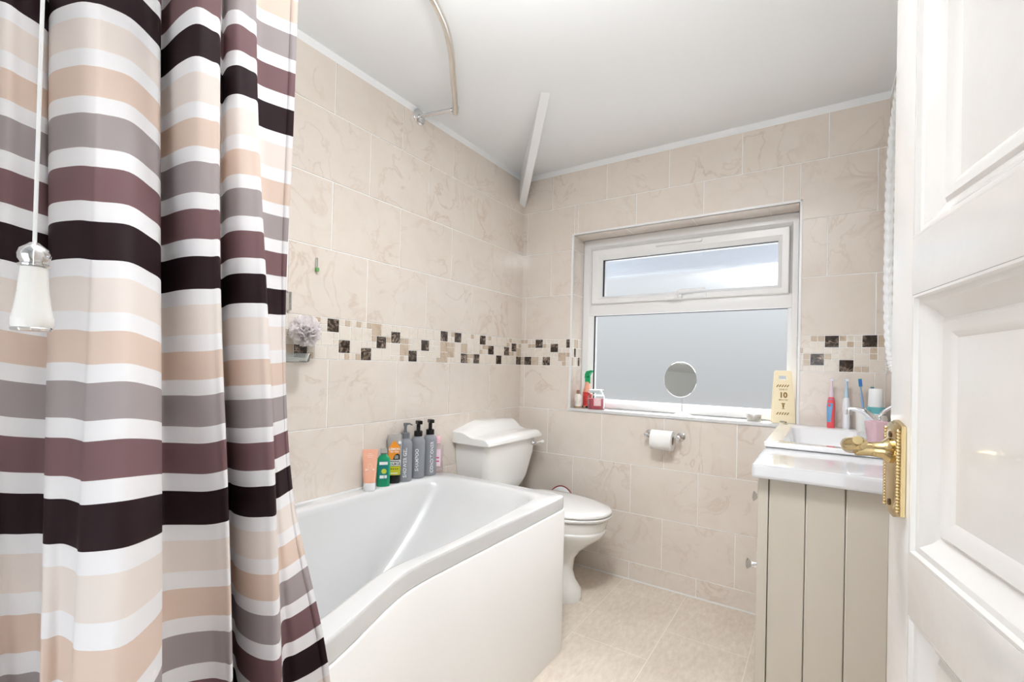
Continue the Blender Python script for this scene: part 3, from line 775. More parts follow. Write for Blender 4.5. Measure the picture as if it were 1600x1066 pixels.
# ------------------------------------------------------------------ vanity unit
CX0, CY0, CY1 = 1.372, -0.968, -0.012
cab = thing('vanity_cabinet', 'taupe tongue-and-groove vanity cabinet under the basin', 'cabinet', (CX0, CY0, 0))
W_, D_ = RX - 0.004 - CX0 - .05, CY1 - CY0
CT = 0.806
b = MB()
b.box((0.014, 0.018, 0.0), (W_, D_, CT - .075), 0.001)
b.build('carcass', m_cab, cab)
b = MB()
gx = [0.0, .024, .105, .187, .270, W_ + .002]
for i in range(1, len(gx) - 1): b.box((gx[i] + .0008, 0.0, 0.0), (gx[i + 1] - .0008, 0.0185, CT), 0.0022, 1)
b.box((0.0, -0.001, 0.0), (.0228, .020, CT), .001)
b.build('side_panel', m_cab, cab)
for (ya, yb, za, zb, nm, ky, kz) in ((.024, .47, .15, .60, 'door', .05, .557), (.48, D_ - .01, .15, .60, 'door', .52, .557), (.024, D_ - .01, .615, .79, 'drawer', .17, .715)):
    b = MB(); b.box((-0.004, ya, za), (0.014, yb, zb), .002); o = b.build(nm, m_cab, cab)
    b = MB(); b.lathe([(.001, 0), (.008, 0), (.006, -.006), (.0055, -.014), (.013, -.021), (.0145, -.025), (.010, -.028), (.001, -.029)], (-.004, ky, kz), 20, axis='X')
    b.build('handle' if nm == 'door' else 'knob', m_chrome, o)
b = MB(); b.box((.016, 0.03, 0.0), (.03, D_ - .01, .13)); b.build('plinth', m_cab, cab)
ct = MB()
ct.box((1.358, -0.992, .808), (RX - .001, -0.640, .8445), .009, 4)
ct.box((1.358, -.66, .808), (1.395, -0.003, .8445), .004); ct.box((1.64, -.66, .808), (RX - .001, -0.003, .8445), .004); ct.box((1.38, -.10, .808), (1.66, -0.003, .8445), .004)
tag(ct.build('worktop', m_counter), 'glossy pale grey worktop on the vanity cabinet', 'worktop')
# inset resin basin standing proud of the worktop
bx0, bx1, by0, by1, bz = 1.356, 1.714, -.672, -.006, .8625
o_ = rrect(bx0, bx1, by0, by1, 0, .010, 4, .004); 
def rr2(x0, x1, y0, y1, z, r, n=6):
    out = []
    for (cx, cy, a0) in ((x1 - r, y1 - r, 0), (x0 + r, y1 - r, 90), (x0 + r, y0 + r, 180), (x1 - r, y0 + r, 270)):
        for k2 in range(n + 1):
            a = math.radians(a0 + 90 * k2 / n); out.append(Vector((cx + r * math.cos(a), cy + r * math.sin(a), z)))
    return out
basin = thing('washbasin', 'white rectangular washbasin set on the vanity worktop', 'basin', (0, 0, 0.8455))
Z0 = 0.8455
b = MB()
b.loft([rr2(bx0 + .004, bx1, by0 + .004, by1, 0, .008), rr2(bx0, bx1, by0, by1, .003, .01), rr2(bx0, bx1, by0, by1, bz - Z0 - .003, .01), rr2(bx0 + .003, bx1 - .003, by0 + .003, by1 - .003, bz - Z0, .01),
        rr2(1.404, 1.628, -.625, -.105, bz - Z0, .03), rr2(1.410, 1.622, -.618, -.112, bz - Z0 - .006, .03), rr2(1.418, 1.615, -.605, -.125, -.05, .035), rr2(1.428, 1.605, -.585, -.15, -.085, .05), rr2(1.45, 1.585, -.54, -.20, -.095, .06)], cap=False)
b.add_pydata(rr2(1.45, 1.585, -.54, -.20, -.095, .06), [list(range(28))])
b.build('bowl', m_basin, basin, angle=40)
b = MB(); b.lathe([(.001, .0005), (.02, .0005), (.022, .003), (.016, .0045), (.001, .004)], (1.515, -.36, -.095), 24); b.build('waste', m_chrome, basin)
# mixer tap
tap = thing('basin_mixer_tap', 'chrome mixer tap with a curved spout on the basin', 'tap', (1.672, -.36, bz))
b = MB(); b.lathe([(.001, 0), (.025, 0), (.025, .006), (.021, .012), (.020, .055), (.018, .062), (.001, .064)], seg=24)
b.build('tap_body', m_chrome, tap)
b = MB(); b.tube(cat([(0.0, 0, .045), (-.02, 0, .074), (-.045, .0, .094), (-.070, .0, .101), (-.088, 0, .098)], 6), lambda i: .0125 - i * .00022, 14)
b.lathe([(.001, .080), (.009, .080), (.010, .096), (.001, .100)], (-.086, 0, 0), 16)
b.build('spout', m_chrome, tap)
b = MB(); b.lathe([(.001, .062), (.019, .062), (.021, .072), (.017, .084), (.001, .088)], seg=24); b.tube([(0, 0, .08), (.012, 0, .10), (.03, -.0, .115)], lambda i: (.007, .006, .005)[i], 12)
b.build('tap_lever', m_chrome, tap)

# ------------------------------------------------------------------ things by the basin
def az_cam(x, y): return math.atan2(cam.location.y - y, cam.location.x - x)
def ebrush(x, y, body, accent, head, label):
    k = thing('electric_toothbrush', label, 'toothbrush', (x, y, bz), group=None)
    b = MB(); b.lathe([(.001, 0), (.0125, 0), (.0135, .006), (.0132, .05), (.0142, .08), (.0130, .108), (.0105, .122), (.007, .126), (.001, .127)], seg=28); b.build('brush_handle', body, k)
    a0 = az_cam(x, y)
    if accent:
        b = MB()
        V = []; F = []
        n = 16
        for i in range(n + 1):
            z = .024 + .094 * i / n; r = .0138 if z < .05 else (.0147 if z < .1 else .0134 - (z - .1) * .11)
            l = a0 - 1.25 ; h = a0 + .35 - .5 * abs(i / n - .5)
            l = a0 - 1.6; h = a0 + .25 - .25 * math.cos(i / n * 3.1)
            for j in range(9):
                a = l + (h - l) * j / 8; V.append(Vector((r * math.cos(a), r * math.sin(a), z)))
        for i in range(n):
            for j in range(8): q = i * 9 + j; F.append((q, q + 1, q + 10, q + 9))
        b.add_pydata(V, F); b.build('grip', accent, k, recalc=False)
        b = MB(); b.lathe([(.001, .0), (.006, 0), (.006, .001), (.001, .001)], seg=16, axis='X', xf=lambda v: Matrix.Rotation(a0 - .5, 4, 'Z') @ (v + Vector((.0142, 0, .092)))); b.build('power_button', M('red_button', (232, 96, 110), .4), k)
    b = MB(); b.lathe([(.001, .125), (.0075, .125), (.0070, .135), (.0048, .16), (.0036, .18), (.0036, .195), (.001, .196)], seg=20); o = b.build('brush_neck', head, k)
    b = MB(); b.lathe([(.001, 0), (.0065, 0), (.0065, .004), (.001, .004)], seg=18, axis='X', xf=lambda v: Matrix.Rotation(a0 + .3, 4, 'Z') @ (v + Vector((-.002, 0, .196)))); b.build('brush_plate', head, o)
    b = MB(); b.lathe([(.001, .004), (.0055, .004), (.0055, .011), (.001, .011)], seg=18, axis='X', xf=lambda v: Matrix.Rotation(a0 + .3, 4, 'Z') @ (v + Vector((-.002, 0, .196)))); b.build('bristles', M('white_bristles', (245, 245, 250), .8), o)
    return k
ebrush(1.540, -.052, M('coral_red', (238, 92, 98), .35), M('sky_blue', (120, 172, 214), .35), M('pale_pink', (236, 214, 224), .4), 'red and blue electric toothbrush standing on the basin ledge')
ebrush(1.590, -.056, M('pearl_white', (240, 240, 242), .3), None, M('pale_blue', (186, 214, 232), .4), 'white electric toothbrush with a pale blue head on the basin ledge')
k = thing('toothbrush_tumbler', 'white ceramic tumbler holding brushes behind the tap', 'tumbler', (1.652, -.085, bz))
b = MB(); b.lathe([(.001, 0), (.030, 0), (.032, .004), (.035, .088), (.0335, .090), (.031, .086), (.029, .006), (.001, .005)], seg=32); b.build('tumbler_body', m_ceramic, k)
def brush(x, y, lean, laz, hc, bc, label, ln=.185):
    k = thing('toothbrush', label, 'toothbrush', (x, y, bz + .008), (lean * math.sin(laz), -lean * math.cos(laz) * -1, 0))
    b = MB(); b.tube([(0, 0, 0), (0, 0, .05), (0, 0, .11), (0, 0, .15), (0, 0, ln)], lambda i: (.0045, .0055, .0045, .0028, .003)[i], 10); b.build('brush_handle', hc, k)
    b = MB(); b.box((-.006, -.004, ln - .02), (.006, .0, ln + .012), .002); b.build('brush_head', M('lime_green', (128, 200, 120), .5), k)
    b = MB(); b.box((-.0055, -.013, ln - .018), (.0055, -.004, ln + .010), .001); b.build('bristles', bc, k)
    return k
brush(1.650, -.085, -.10, 0, M('light_blue_plastic', (150, 185, 220), .3), M('blue_bristles', (60, 120, 190), .7), 'blue-bristled toothbrush leaning left out of the white tumbler')
brush(1.66, -.082, .06, 0, M('magenta_plastic', (205, 70, 150), .3), M('grey_bristles', (110, 120, 150), .7), 'magenta toothbrush upright in the white tumbler', .155)
k = thing('mouthwash_bottle', 'teal mouthwash bottle with a big white cap behind the pink cup', 'bottle', (1.676, -.150, bz))
b = MB(); b.loft([rr2(-.028, .028, -.020, .020, z, min(r, .018)) for z, r in ((0, .014), (.006, .018), (.085, .018), (.10, .016))]); b.build('bottle_body', M('teal_liquid', (128, 210, 216), .08, trans=.35), k)
b = MB(); b.lathe([(.001, .10), (.022, .10), (.0235, .104), (.0215, .165), (.020, .168), (.001, .169)], seg=28); b.build('cap', m_white, k)
b = MB(); b.box((-.0285, -.0208, .02), (.010, -.0202, .075), .0); b.box((-.0288, -.016, .02), (-.0282, .012, .075)); b.build('bottle_label', M('label_white_blue', (214, 232, 242), .5), k)
k = thing('pink_cup', 'square-sided dusty pink beaker beside the tap', 'cup', (1.652, -.520, bz))
b = MB(); b.loft([rr2(-.019, .019, -.019, .019, 0, .008), rr2(-.020, .020, -.020, .020, .003, .009), rr2(-.026, .026, -.026, .026, .075, .010), rr2(-.0245, .0245, -.0245, .0245, .0765, .010), rr2(-.023, .023, -.023, .023, .073, .010), rr2(-.0175, .0175, -.0175, .0175, .005, .008)], xf=lambda v: Matrix.Rotation(.5, 4, 'Z') @ v)
b.build('cup_body', M('dusty_pink', (214, 180, 188), .35), k)

# ------------------------------------------------------------------ window sill things
SZ = WZ0 + .0135
k = thing('wet_floor_sign', 'small yellow caution board reading give it 10 minutes on the sill', 'sign', (1.366, .040, SZ))
zsr = -0.30
b = MB()
def board(y):
    o = [(-.040, 0), (-.014, 0), (-.012, .008), (.012, .008), (.014, 0), (.045, 0), (.032, .205), (.026, .2125), (-.026, .2125), (-.032, .205)]
    return [Vector((x, y, z)) for x, z in o]
V = board(-.004) + board(.004); n = 10
hole = [(-.016, .176), (.016, .176), (.016, .192), (-.016, .192)]
V += [Vector((x, -.004, z)) for x, z in hole] + [Vector((x, .004, z)) for x, z in hole]
F = [(i, (i + 1) % n, n + (i + 1) % n, n + i) for i in range(n)]
for s, off in ((0, 20), (10, 24)):
    F += [(s + 0, s + 1, off + 0), (s + 1, s + 2, off + 0), (s + 2, s + 3, off + 1, off + 0), (s + 3, s + 4, off + 1), (s + 4, s + 5, off + 1), (s + 5, s + 6, off + 2, off + 1), (s + 6, s + 7, off + 2), (s + 7, s + 8, off + 3, off + 2), (s + 8, s + 9, off + 3), (s + 9, s + 0, off + 0, off + 3)]
F += [(20 + i, 20 + (i + 1) % 4, 24 + (i + 1) % 4, 24 + i) for i in range(4)]
tilt = Matrix.Rotation(math.radians(-6), 4, 'X')
RZm = Matrix.Rotation(.20, 4, 'Z')
b.add_pydata(V, F, xf=lambda v: RZm @ tilt @ v); b.build('board', M('caution_yellow', (253, 238, 203), .4), k, smooth=False)
tilt2 = Matrix.Rotation(math.radians(5.5), 4, 'X')
b = MB(); b.add_pydata(V, F, xf=lambda v: RZm @ (tilt2 @ v + Vector((0, .054, 0))))
b.build('rear_board', M('caution_yellow'), k, smooth=False)
b = MB()
sf = lambda x, y: RZm @ tilt @ Vector((x, -.0046, y))
text_on(b, '10', .030, lambda x, y: sf(x, y + .112), bold=.0012)
text_on(b, 'GIVE IT', .0095, lambda x, y: sf(x, y + .135), bold=.0001)
text_on(b, 'MINUTES', .0080, lambda x, y: sf(x, y + .093), bold=.0001)
for z in (.150, .038):
    for i in range(6):
        x = -.027 + i * .0095
        if i < 5: b.add_pydata([sf(x, z - .005), sf(x + .0045, z - .005), sf(x + .0115, z + .005), sf(x + .007, z + .005)], [(0, 1, 2, 3)])
# little pictogram: a flared figure on a stand
for q in ([(-.008, .080), (.008, .080), (.004, .074), (-.004, .074)], [(-.004, .073), (.004, .073), (.002, .060), (-.002, .060)], [(-.005, .059), (.005, .059), (.005, .0565), (-.005, .0565)]):
    b.add_pydata([sf(*p) for p in q], [(0, 1, 2, 3)])
b.build('printing', M('dark_ochre_print', (150, 112, 40), .5), k, smooth=False, recalc=False); k.scale = (1.06, 1, 1.10)

k = thing('vanity_mirror', 'round tilting mirror on a slim chrome stem and white foot on the sill', 'mirror', (0.932, .042, SZ))
b = MB(); b.lathe([(.001, 0), (.043, 0), (.0435, .003), (.030, .009), (.014, .015), (.005, .019), (.001, .020)], seg=40, xf=lambda v: Vector((v.x, v.y * .85, v.z))); b.build('foot', m_white, k)
b = MB(); b.tube([(0, 0, .016), (-.004, .0, .10)], .0028, 12); b.build('stem', m_chrome, k)
MR = Matrix.Translation((-.012, -.002, .178)) @ Matrix.Rotation(math.radians(12), 4, 'Z') @ Matrix.Rotation(math.radians(-9.3), 4, 'X')
b = MB(); b.lathe([(.001, -.003), (.0655, -.003), (.067, 0.0), (.067, .005), (.001, .007)], seg=56, axis='Y', xf=lambda v: MR @ Vector((v.x * 1.15, v.y, v.z * 1.33))); b.build('mirror_plate', m_mirror, k, angle=20)

k = thing('small_tin', 'small silver round tin beside the yellow sign on the sill', 'tin', (1.249, .050, SZ))
b = MB(); b.lathe([(.001, 0), (.0285, 0), (.0295, .002), (.0295, .022), (.001, .022)], seg=36); b.build('tin_body', M('brushed_tin', (205, 200, 192), .3, metal=.7), k)
b = MB(); b.lathe([(.001, .0222), (.031, .0222), (.0315, .030), (.030, .0325), (.001, .0325)], seg=36); b.build('lid', M('brushed_lid', (228, 226, 222), .3, metal=.6), k)

k = thing('jar_candle', 'pink jar candle with a glass lid in the left corner of the sill', 'candle', (0.478, .030, SZ)); k.scale = (1.25, 1.2, 1.05)
b = MB(); b.lathe([(.001, .003), (.033, .003), (.034, .008), (.034, .056), (.001, .056)], seg=36); b.build('wax', M('pink_wax', (222, 96, 112), .5), k)
b = MB(); b.lathe([(.001, 0), (.035, 0), (.0375, .004), (.0375, .066), (.034, .074), (.030, .078), (.030, .090), (.0285, .090), (.0285, .077), (.0355, .064), (.0355, .0025), (.001, .0025)], seg=36); b.build('glass_jar', m_glass, k)
b = MB(); b.lathe([(.001, .086), (.0325, .086), (.034, .090), (.034, .100), (.031, .103), (.001, .104)], seg=36); b.build('jar_lid', m_clearpl, k)
b = MB(); fm = cyl_map(.0379, az_cam(.474, .03) + .15, 0)
n = 8
V = [Vector(fm(-.016 + .032 * i / n, z)) for z in (.020, .056) for i in range(n + 1)]
b.add_pydata(V, [(i, i + 1, n + 2 + i, n + 1 + i) for i in range(n)]); lb = b.build('jar_label', M('label_pink', (242, 205, 205), .5), k, recalc=False)
b = MB(); fm = cyl_map(.0382, az_cam(.474, .03) + .15, 0)
for i, z in enumerate((.050, .046, .028)): b.add_pydata([Vector(fm(x, zz)) for x, zz in ((-.011, z), (.011, z), (.011, z + .0018), (-.011, z + .0018))], [(0, 1, 2, 3)])
b.build('printing', M('label_grey_print', (90, 90, 110), .5), lb, recalc=False)
k = thing('spray_bottle', 'cleaning spray with a green trigger behind the pink candle', 'bottle', (0.400, .082, SZ), (0, 0, math.radians(-30)))
b = MB(); b.loft([[Vector((v.x, v.y, z)) for v in ell(0, rx_, rx_, ry_, z, 28)] for z, rx_, ry_ in ((.0, .026, .018), (.006, .028, .020), (.07, .028, .020), (.10, .024, .018), (.125, .013, .012), (.14, .011, .011), (.148, .011, .011))])
b.build('bottle_body', M('clear_orange_bottle', (238, 170, 140), .25, noise=.1, nscale=30), k)
b = MB(); b.loft([[Vector((v.x, v.y, z)) for v in ell(0, rx_, rx_, ry_, z, 28)] for z, rx_, ry_ in ((.012, .0285, .0205), (.088, .0278, .0203))], cap=False)
b.build('bottle_label', M('red_label', (214, 70, 66), .4, noise=.35, nscale=45), k)
b = MB(); b.box((-.022, -.018, .0), (.024, .018, .011), .002); b.build('base_band', m_black, k)
b = MB(); b.lathe([(.001, .146), (.0135, .146), (.0135, .166), (.010, .170), (.001, .170)], seg=20)
b.loft([[Vector((x0_, y_, z0_)) for x0_, y_, z0_ in ((xa, -w_, za), (xa, w_, za), (xb, w_, zb), (xb, -w_, zb))] for xa, za, xb, zb, w_ in ((-.016, .166, -.014, .190, .009), (.0, .168, .002, .206, .010), (.016, .178, .020, .208, .009), (.034, .196, .036, .212, .006), (.047, .202, .048, .211, .004))])
b.tube([(.016, 0, .186), (.022, 0, .170), (.020, 0, .150), (.024, 0, .138)], .0045, 8)
b.build('trigger_head', M('emerald_green', (14, 160, 100), .3), k)
k = thing('small_lotion_bottle', 'small white and brown bottle tight in the left corner of the sill', 'bottle', (0.370, .028, SZ))
b = MB(); b.lathe([(.001, 0), (.019, 0), (.020, .004), (.020, .066), (.012, .078), (.001, .079)], seg=26); b.build('bottle_body', M('marbled_white', (232, 222, 212), .3, noise=.25, nscale=40), k)
b = MB(); b.lathe([(.001, .078), (.009, .078), (.009, .098), (.001, .1)], seg=20); b.build('cap', M('brown_cap', (150, 110, 90), .4), k)
b = MB(); b.lathe([(.0196, .0), (.0205, .0), (.0205, .010), (.0196, .010)], seg=26); b.build('base_band', M('tan_band', (170, 140, 110), .4), k)

# ------------------------------------------------------------------ toilet roll holder
k = thing('toilet_roll_holder', 'chrome two-post toilet roll holder on the window wall', 'toilet roll holder', (0.866, -.003, .760))
for sx_ in (-.080, .074):
    b = MB(); b.lathe([(.001, 0), (.020, 0), (.020, -.004), (.012, -.009), (.007, -.014), (.007, -.046), (.0105, -.05), (.0115, -.060), (.007, -.069), (.001, -.07)], (sx_, 0, 0), 24, axis='Y'); b.build('post', m_chrome, k)
b = MB(); b.tube([(-.078, -.058, 0), (.072, -.058, 0)], .006, 14); b.lathe([(.001, 0), (.009, 0), (.009, .012), (.001, .013)], (.058, -.058, 0), 16, axis='X'); b.build('roll_bar', m_chrome, k)
k = thing('toilet_roll', 'white toilet roll with a folded point on the chrome holder', 'toilet roll', (0.866, -.061, .741))
b = MB(); rr_ = .046
b.lathe([(.020, -.050), (rr_, -.050), (rr_ + .001, -.048), (rr_ + .001, .048), (rr_, .050), (.020, .050), (.020, -.050)], seg=44, axis='X'); b.build('paper_roll', m_paper, k)
b = MB(); V = []; F = []; n = 14
for i in range(n + 1):
    a = math.radians(100 + 118 * i / n); f_ = max(0, (i - 7) / 7); hw_ = .049 * (1 - f_) + .0012
    for s in (-1, 1): V.append(Vector((s * hw_, math.cos(a) * (rr_ + .0022), math.sin(a) * (rr_ + .0022))))
for i in range(n): q = i * 2; F.append((q, q + 1, q + 3, q + 2))
b.add_pydata(V, F); b.build('folded_sheet', m_paper, k, recalc=False)
b = MB(); b.lathe([(.0185, -.0495), (.0202, -.0495), (.0202, .0495), (.0185, .0495), (.0185, -.0495)], seg=28, axis='X'); b.build('cardboard_core', M('cardboard', (190, 165, 140), .9), k)

# ------------------------------------------------------------------ bottles on the bath ledge
BZ = ZR + .0005
m_greyb = M('matt_grey_bottle', (140, 142, 147), .55); m_letter = M('white_lettering', (240, 240, 240), .5)
def dispenser(x, y, body, kind, label, az, pumpaz, tz=0):
    k = thing('pump_dispenser', label, 'soap dispenser', (x, y, BZ), group=None)
    b = MB(); b.lathe([(.001, 0), (.0285, 0), (.0305, .002), (.0305, .150), (.0295, .160), (.025, .170), (.0175, .177), (.0165, .180), (.001, .180)], seg=40); b.build('bottle_body', m_greyb, k)
    pm = m_greyb if kind == 'slim' else m_black
    b = MB(); b.lathe([(.001, .1795), (.0185, .1795), (.0185, .200), (.014, .203), (.001, .2035)], seg=28); b.build('collar', M('dark_grey_plastic', (110, 112, 116), .4) if kind == 'slim' else m_black, k)
    b = MB(); R_ = Matrix.Rotation(pumpaz, 4, 'Z')
    if kind == 'slim':
        b.lathe([(.001, .203), (.008, .203), (.006, .212), (.006, .228), (.0085, .232), (.0085, .243), (.001, .244)], seg=20)
        b.tube([R_ @ Vector(p) for p in ((.0, 0, .239), (.022, 0, .2405), (.034, 0, .236))], lambda i: (.005, .0035, .0025)[i], 10)
    else:
        b.lathe([(.001, .203), (.0085, .203), (.0085, .232), (.001, .233)], seg=20)
        b.box((-.010, -.011, .231), (.022, .011, .247), .005, 3, xf=lambda v: R_ @ v)
    b.build('pump_head', pm if kind != 'slim' else M('dark_grey_plastic'), k)
    b = MB(); text_on(b, body, .020, cyl_map(.0309, az, .080 + tz, True), bold=.0003, xs=1.0); b.build('lettering', m_letter, k, recalc=False, smooth=False)
    return k
GX = .038
dispenser(GX, -.950, 'SHOWER GEL', 'slim', 'grey dispenser lettered shower gel with a slim grey pump', az_cam(GX, -.950) + .05, .2)
dispenser(GX, -.874, 'SHAMPOO', 'foam', 'grey dispenser lettered shampoo with a black pump', az_cam(GX, -.893) - .1, -.4, .0)
dispenser(GX + .003, -.803, 'CONDITIONER', 'foam', 'grey dispenser lettered conditioner with a black pump', az_cam(GX, -.818) + .35, -.4, .002)
# peach tube standing on its cap
k = thing('peach_tube', 'peach squeeze tube standing on its white cap, leftmost on the bath ledge', 'tube', (.047, -1.140, BZ), (0, 0, az_cam(.047, -1.165) + math.radians(90)))
b = MB(); rg = []
for z, hx, hy in ((.030, .0225, .0190), (.05, .024, .0175), (.09, .0262, .011), (.125, .028, .005), (.150, .0288, .0012), (.158, .0288, .0010)): rg.append([Vector((v.x, v.y, z)) for v in ell(0, hx, hx, hy, z, 32, 2.0)])
b.loft(rg); b.build('tube_body', M('peach_plastic', (243, 180, 152), .4), k, angle=60)
b = MB(); b.lathe([(.001, 0), (.0215, 0), (.0228, .003), (.0228, .029), (.001, .030)], seg=32); b.build('cap', m_white, k)
b = MB(); hyf = lambda z: -(.0190 + (z - .03) * (.0012 - .0190) / .120) - .0009
def tf(x, z): 
    return (x, (hyf(z)) * math.sqrt(max(.05, 1 - (x / .028) ** 2)), z)
text_on(b, 'GLOW', .009, lambda x, y: tf(x, y + .135)) if False else None
for (z, wd, h_) in ((.140, .012, .002), (.134, .026, .0016), (.128, .018, .0016), (.078, .034, .0065), (.068, .022, .0014), (.063, .028, .0014), (.058, .018, .0014)):
    n = 6; V = [Vector(tf(-wd / 2 + wd * i / n, zz)) for zz in (z, z + h_) for i in range(n + 1)]
    b.add_pydata(V, [(i, i + 1, n + 2 + i, n + 1 + i) for i in range(n)])
    if z == .128: b.build('printing', M('pale_peach_print', (252, 222, 205), .5), k, recalc=False, smooth=False); b = MB()
b.build('printing', M('pale_peach_print', (252, 222, 205), .5), k, recalc=False, smooth=False); b = MB()
for i in range(16):
    a = i * math.pi / 8; V = [tf(.007 * math.cos(a), .0945 + .007 * math.sin(a)), tf(.0085 * math.cos(a), .0945 + .0085 * math.sin(a)), tf(.0085 * math.cos(a + .25), .0945 + .0085 * math.sin(a + .25)), tf(.007 * math.cos(a + .25), .0945 + .007 * math.sin(a + .25))]
    b.add_pydata([Vector(v) for v in V], [(0, 1, 2, 3)])
b.build('sun_emblem', M('pale_peach_print', (252, 222, 205), .5), k, recalc=False, smooth=False)
# green mouthwash-style bottle
az = az_cam(.04, -1.10)
k = thing('green_gel_bottle', 'green shower gel bottle tucked behind the peach tube', 'bottle', (.040, -1.066, BZ), (0, 0, az + math.radians(90)))
b = MB(); b.loft([[Vector((v.x, v.y, z)) for v in ell(0, a_, a_, c_, z, 28, 2.6)] for z, a_, c_ in ((0, .024, .014), (.004, .026, .016), (.08, .026, .016), (.112, .024, .015), (.126, .012, .010), (.130, .011, .010))]); b.build('bottle_body', M('green_gel', (22, 172, 120), .12, trans=.25), k)
b = MB(); b.lathe([(.001, .130), (.013, .130), (.013, .150), (.001, .151)], seg=24); b.build('cap', m_clearpl, k)
b = MB(); b.box((-.018, -.0172, .030), (.018, -.0165, .104)); lb = b.build('bottle_label', M('teal_label', (20, 130, 128), .4), k)
b = MB()
for q in ((-.016, .088, .016, .100), (-.014, .034, .002, .046), (.004, .034, .014, .046)):
    b = MB(); b.box((q[0], -.0178, q[1]), (q[2], -.0173, q[3])); b.build('label_print', M('label_white', (236, 240, 236), .5), lb)
b = MB(); b.lathe([(.001, 0), (.010, 0), (.010, -.0008), (.001, -.0008)], (0.002, -.0173, .062), 24, axis='Y'); b.build('label_lime', M('lime_label', (190, 205, 60), .5), lb)
# lemon shower gel: standing on a black cap, orange and yellow label
az = az_cam(.036, -1.035)
k = thing('lemon_gel_bottle', 'clear lemon shower gel bottle with orange label and black cap', 'bottle', (.036, -1.006, BZ), (0, 0, az + math.radians(90)))
b = MB(); b.loft([[Vector((v.x, v.y, z)) for v in ell(0, a_, a_, c_, z, 36, 2.5)] for z, a_, c_ in ((.034, .0255, .017), (.05, .0270, .018), (.12, .0285, .017), (.19, .030, .011), (.198, .0295, .009))]); b.build('bottle_body', M('smoky_clear_bottle', (205, 200, 196), .12, trans=.45), k)
b = MB(); b.loft([[Vector((v.x, v.y, z)) for v in ell(0, a_, a_, c_, z, 36, 2.5)] for z, a_, c_ in ((0, .0235, .015), (.003, .025, .0165), (.033, .0258, .0172))]); b.build('cap', m_black, k)
def yb(z): return -(.018 - max(0, z - .12) * .085) - .0012
b = MB()
def poly(b, P, dy=0.0, mi=0): b.add_pydata([Vector((x, yb(z) - dy, z)) for x, z in P], [tuple(range(len(P)))], mi)
poly(b, [(-.0235, .036), (.0235, .036), (.0245, .072), (-.0245, .072)]); o1 = b.build('yellow_label', M('yellow_green_label', (196, 192, 40), .4), k, recalc=False)
b = MB(); poly(b, [(-.022, .100), (.006, .100), (.010, .115), (.020, .125), (.022, .150), (.010, .165), (.0, .178), (-.012, .165), (-.024, .145), (-.024, .115)]); b.build('orange_label', M('orange_label', (240, 150, 40), .4), k, recalc=False)
b = MB(); poly(b, [(-.006, .100), (.021, .100), (.021, .118), (.012, .124), (.0, .118)], .0004); poly(b, [(-.0245, .0725), (.0245, .0725), (.0245, .0735), (-.0245, .0735)], .0003); poly(b, [(-.024, .0985), (.024, .0985), (.024, .1000), (-.024, .1000)], .0003)
text_on(b, 'ORIGINAL', .0098, lambda x, y: (x, yb(y + .092) - .0005, y + .092), bold=.0003); text_on(b, 'SOURCE', .0125, lambda x, y: (x, yb(y + .081) - .0005, y + .081), bold=.0004)
for i in range(4): poly(b, [(-.014 + i * .008, .058), (-.010 + i * .008, .060), (-.009 + i * .008, .064), (-.013 + i * .008, .063)], .0004)
b.build('black_print', m_black, k, recalc=False, smooth=False)
b = MB(); poly(b, [(-.024, .0737), (.024, .0737), (.024, .0984), (-.024, .0984)], .0001); text_on(b, 'LEMON', .0128, lambda x, y: (x - .001, yb(y + .142) - .0006, y + .142), bold=.0003)
text_on(b, 'TEA TREE', .0082, lambda x, y: (x - .001, yb(y + .131) - .0006, y + .131), bold=.0002)
b2 = MB(); b2.lathe([(.001, 0), (.0065, 0), (.0065, -.0006), (.001, -.0006)], (.020, yb(.17), .168), 20, axis='Y'); b2.build('round_badge', m_letter, k)
b2 = MB(); poly(b2, [(-.014, .042), (.014, .042), (.014, .0455), (-.014, .0455)], .0004); b2.build('white_line', m_letter, k, recalc=False)
for i in range(3): poly(b, [(.0005, .104 + i * .005), (.016, .104 + i * .005), (.016, .106 + i * .005), (.0005, .106 + i * .005)], .0007)
b.build('white_print', m_letter, k, recalc=False, smooth=False)
# baby-oil style bottle
az = az_cam(.04, -.752)
k = thing('clear_oil_bottle', 'clear bottle with a pink cap and label beside the cistern', 'bottle', (.040, -.750, BZ), (0, 0, az + math.radians(90)))
b = MB(); b.loft([[Vector((v.x, v.y, z)) for v in ell(0, a_, a_, c_, z, 28, 2.4)] for z, a_, c_ in ((0, .024, .014), (.003, .026, .016), (.02, .026, .016), (.06, .022, .015), (.10, .027, .016), (.12, .024, .015), (.133, .012, .011), (.136, .011, .01))]); b.build('bottle_body', M('clear_pink_oil', (246, 232, 234), .06, trans=.75, ior=1.2), k)
b = MB(); b.lathe([(.001, .134), (.0135, .134), (.0135, .160), (.012, .164), (.001, .165)], seg=24); b.build('cap', M('pink_cap', (238, 190, 200), .4), k)
b = MB(); b.loft([[Vector((x, -.0168, .03)), Vector((x, -.0168, .108))] for x in (-.018, .014)], cap=False, close=False); lb = b.build('bottle_label', M('label_pale_pink', (244, 218, 228), .45), k, recalc=False)
for z_ in (.066, .050):
    b = MB(); b.box((-.012, -.0173, z_), (.008, -.0170, z_ + .0055)); b.build('label_print', M('rose_print', (208, 60, 110), .5), lb)

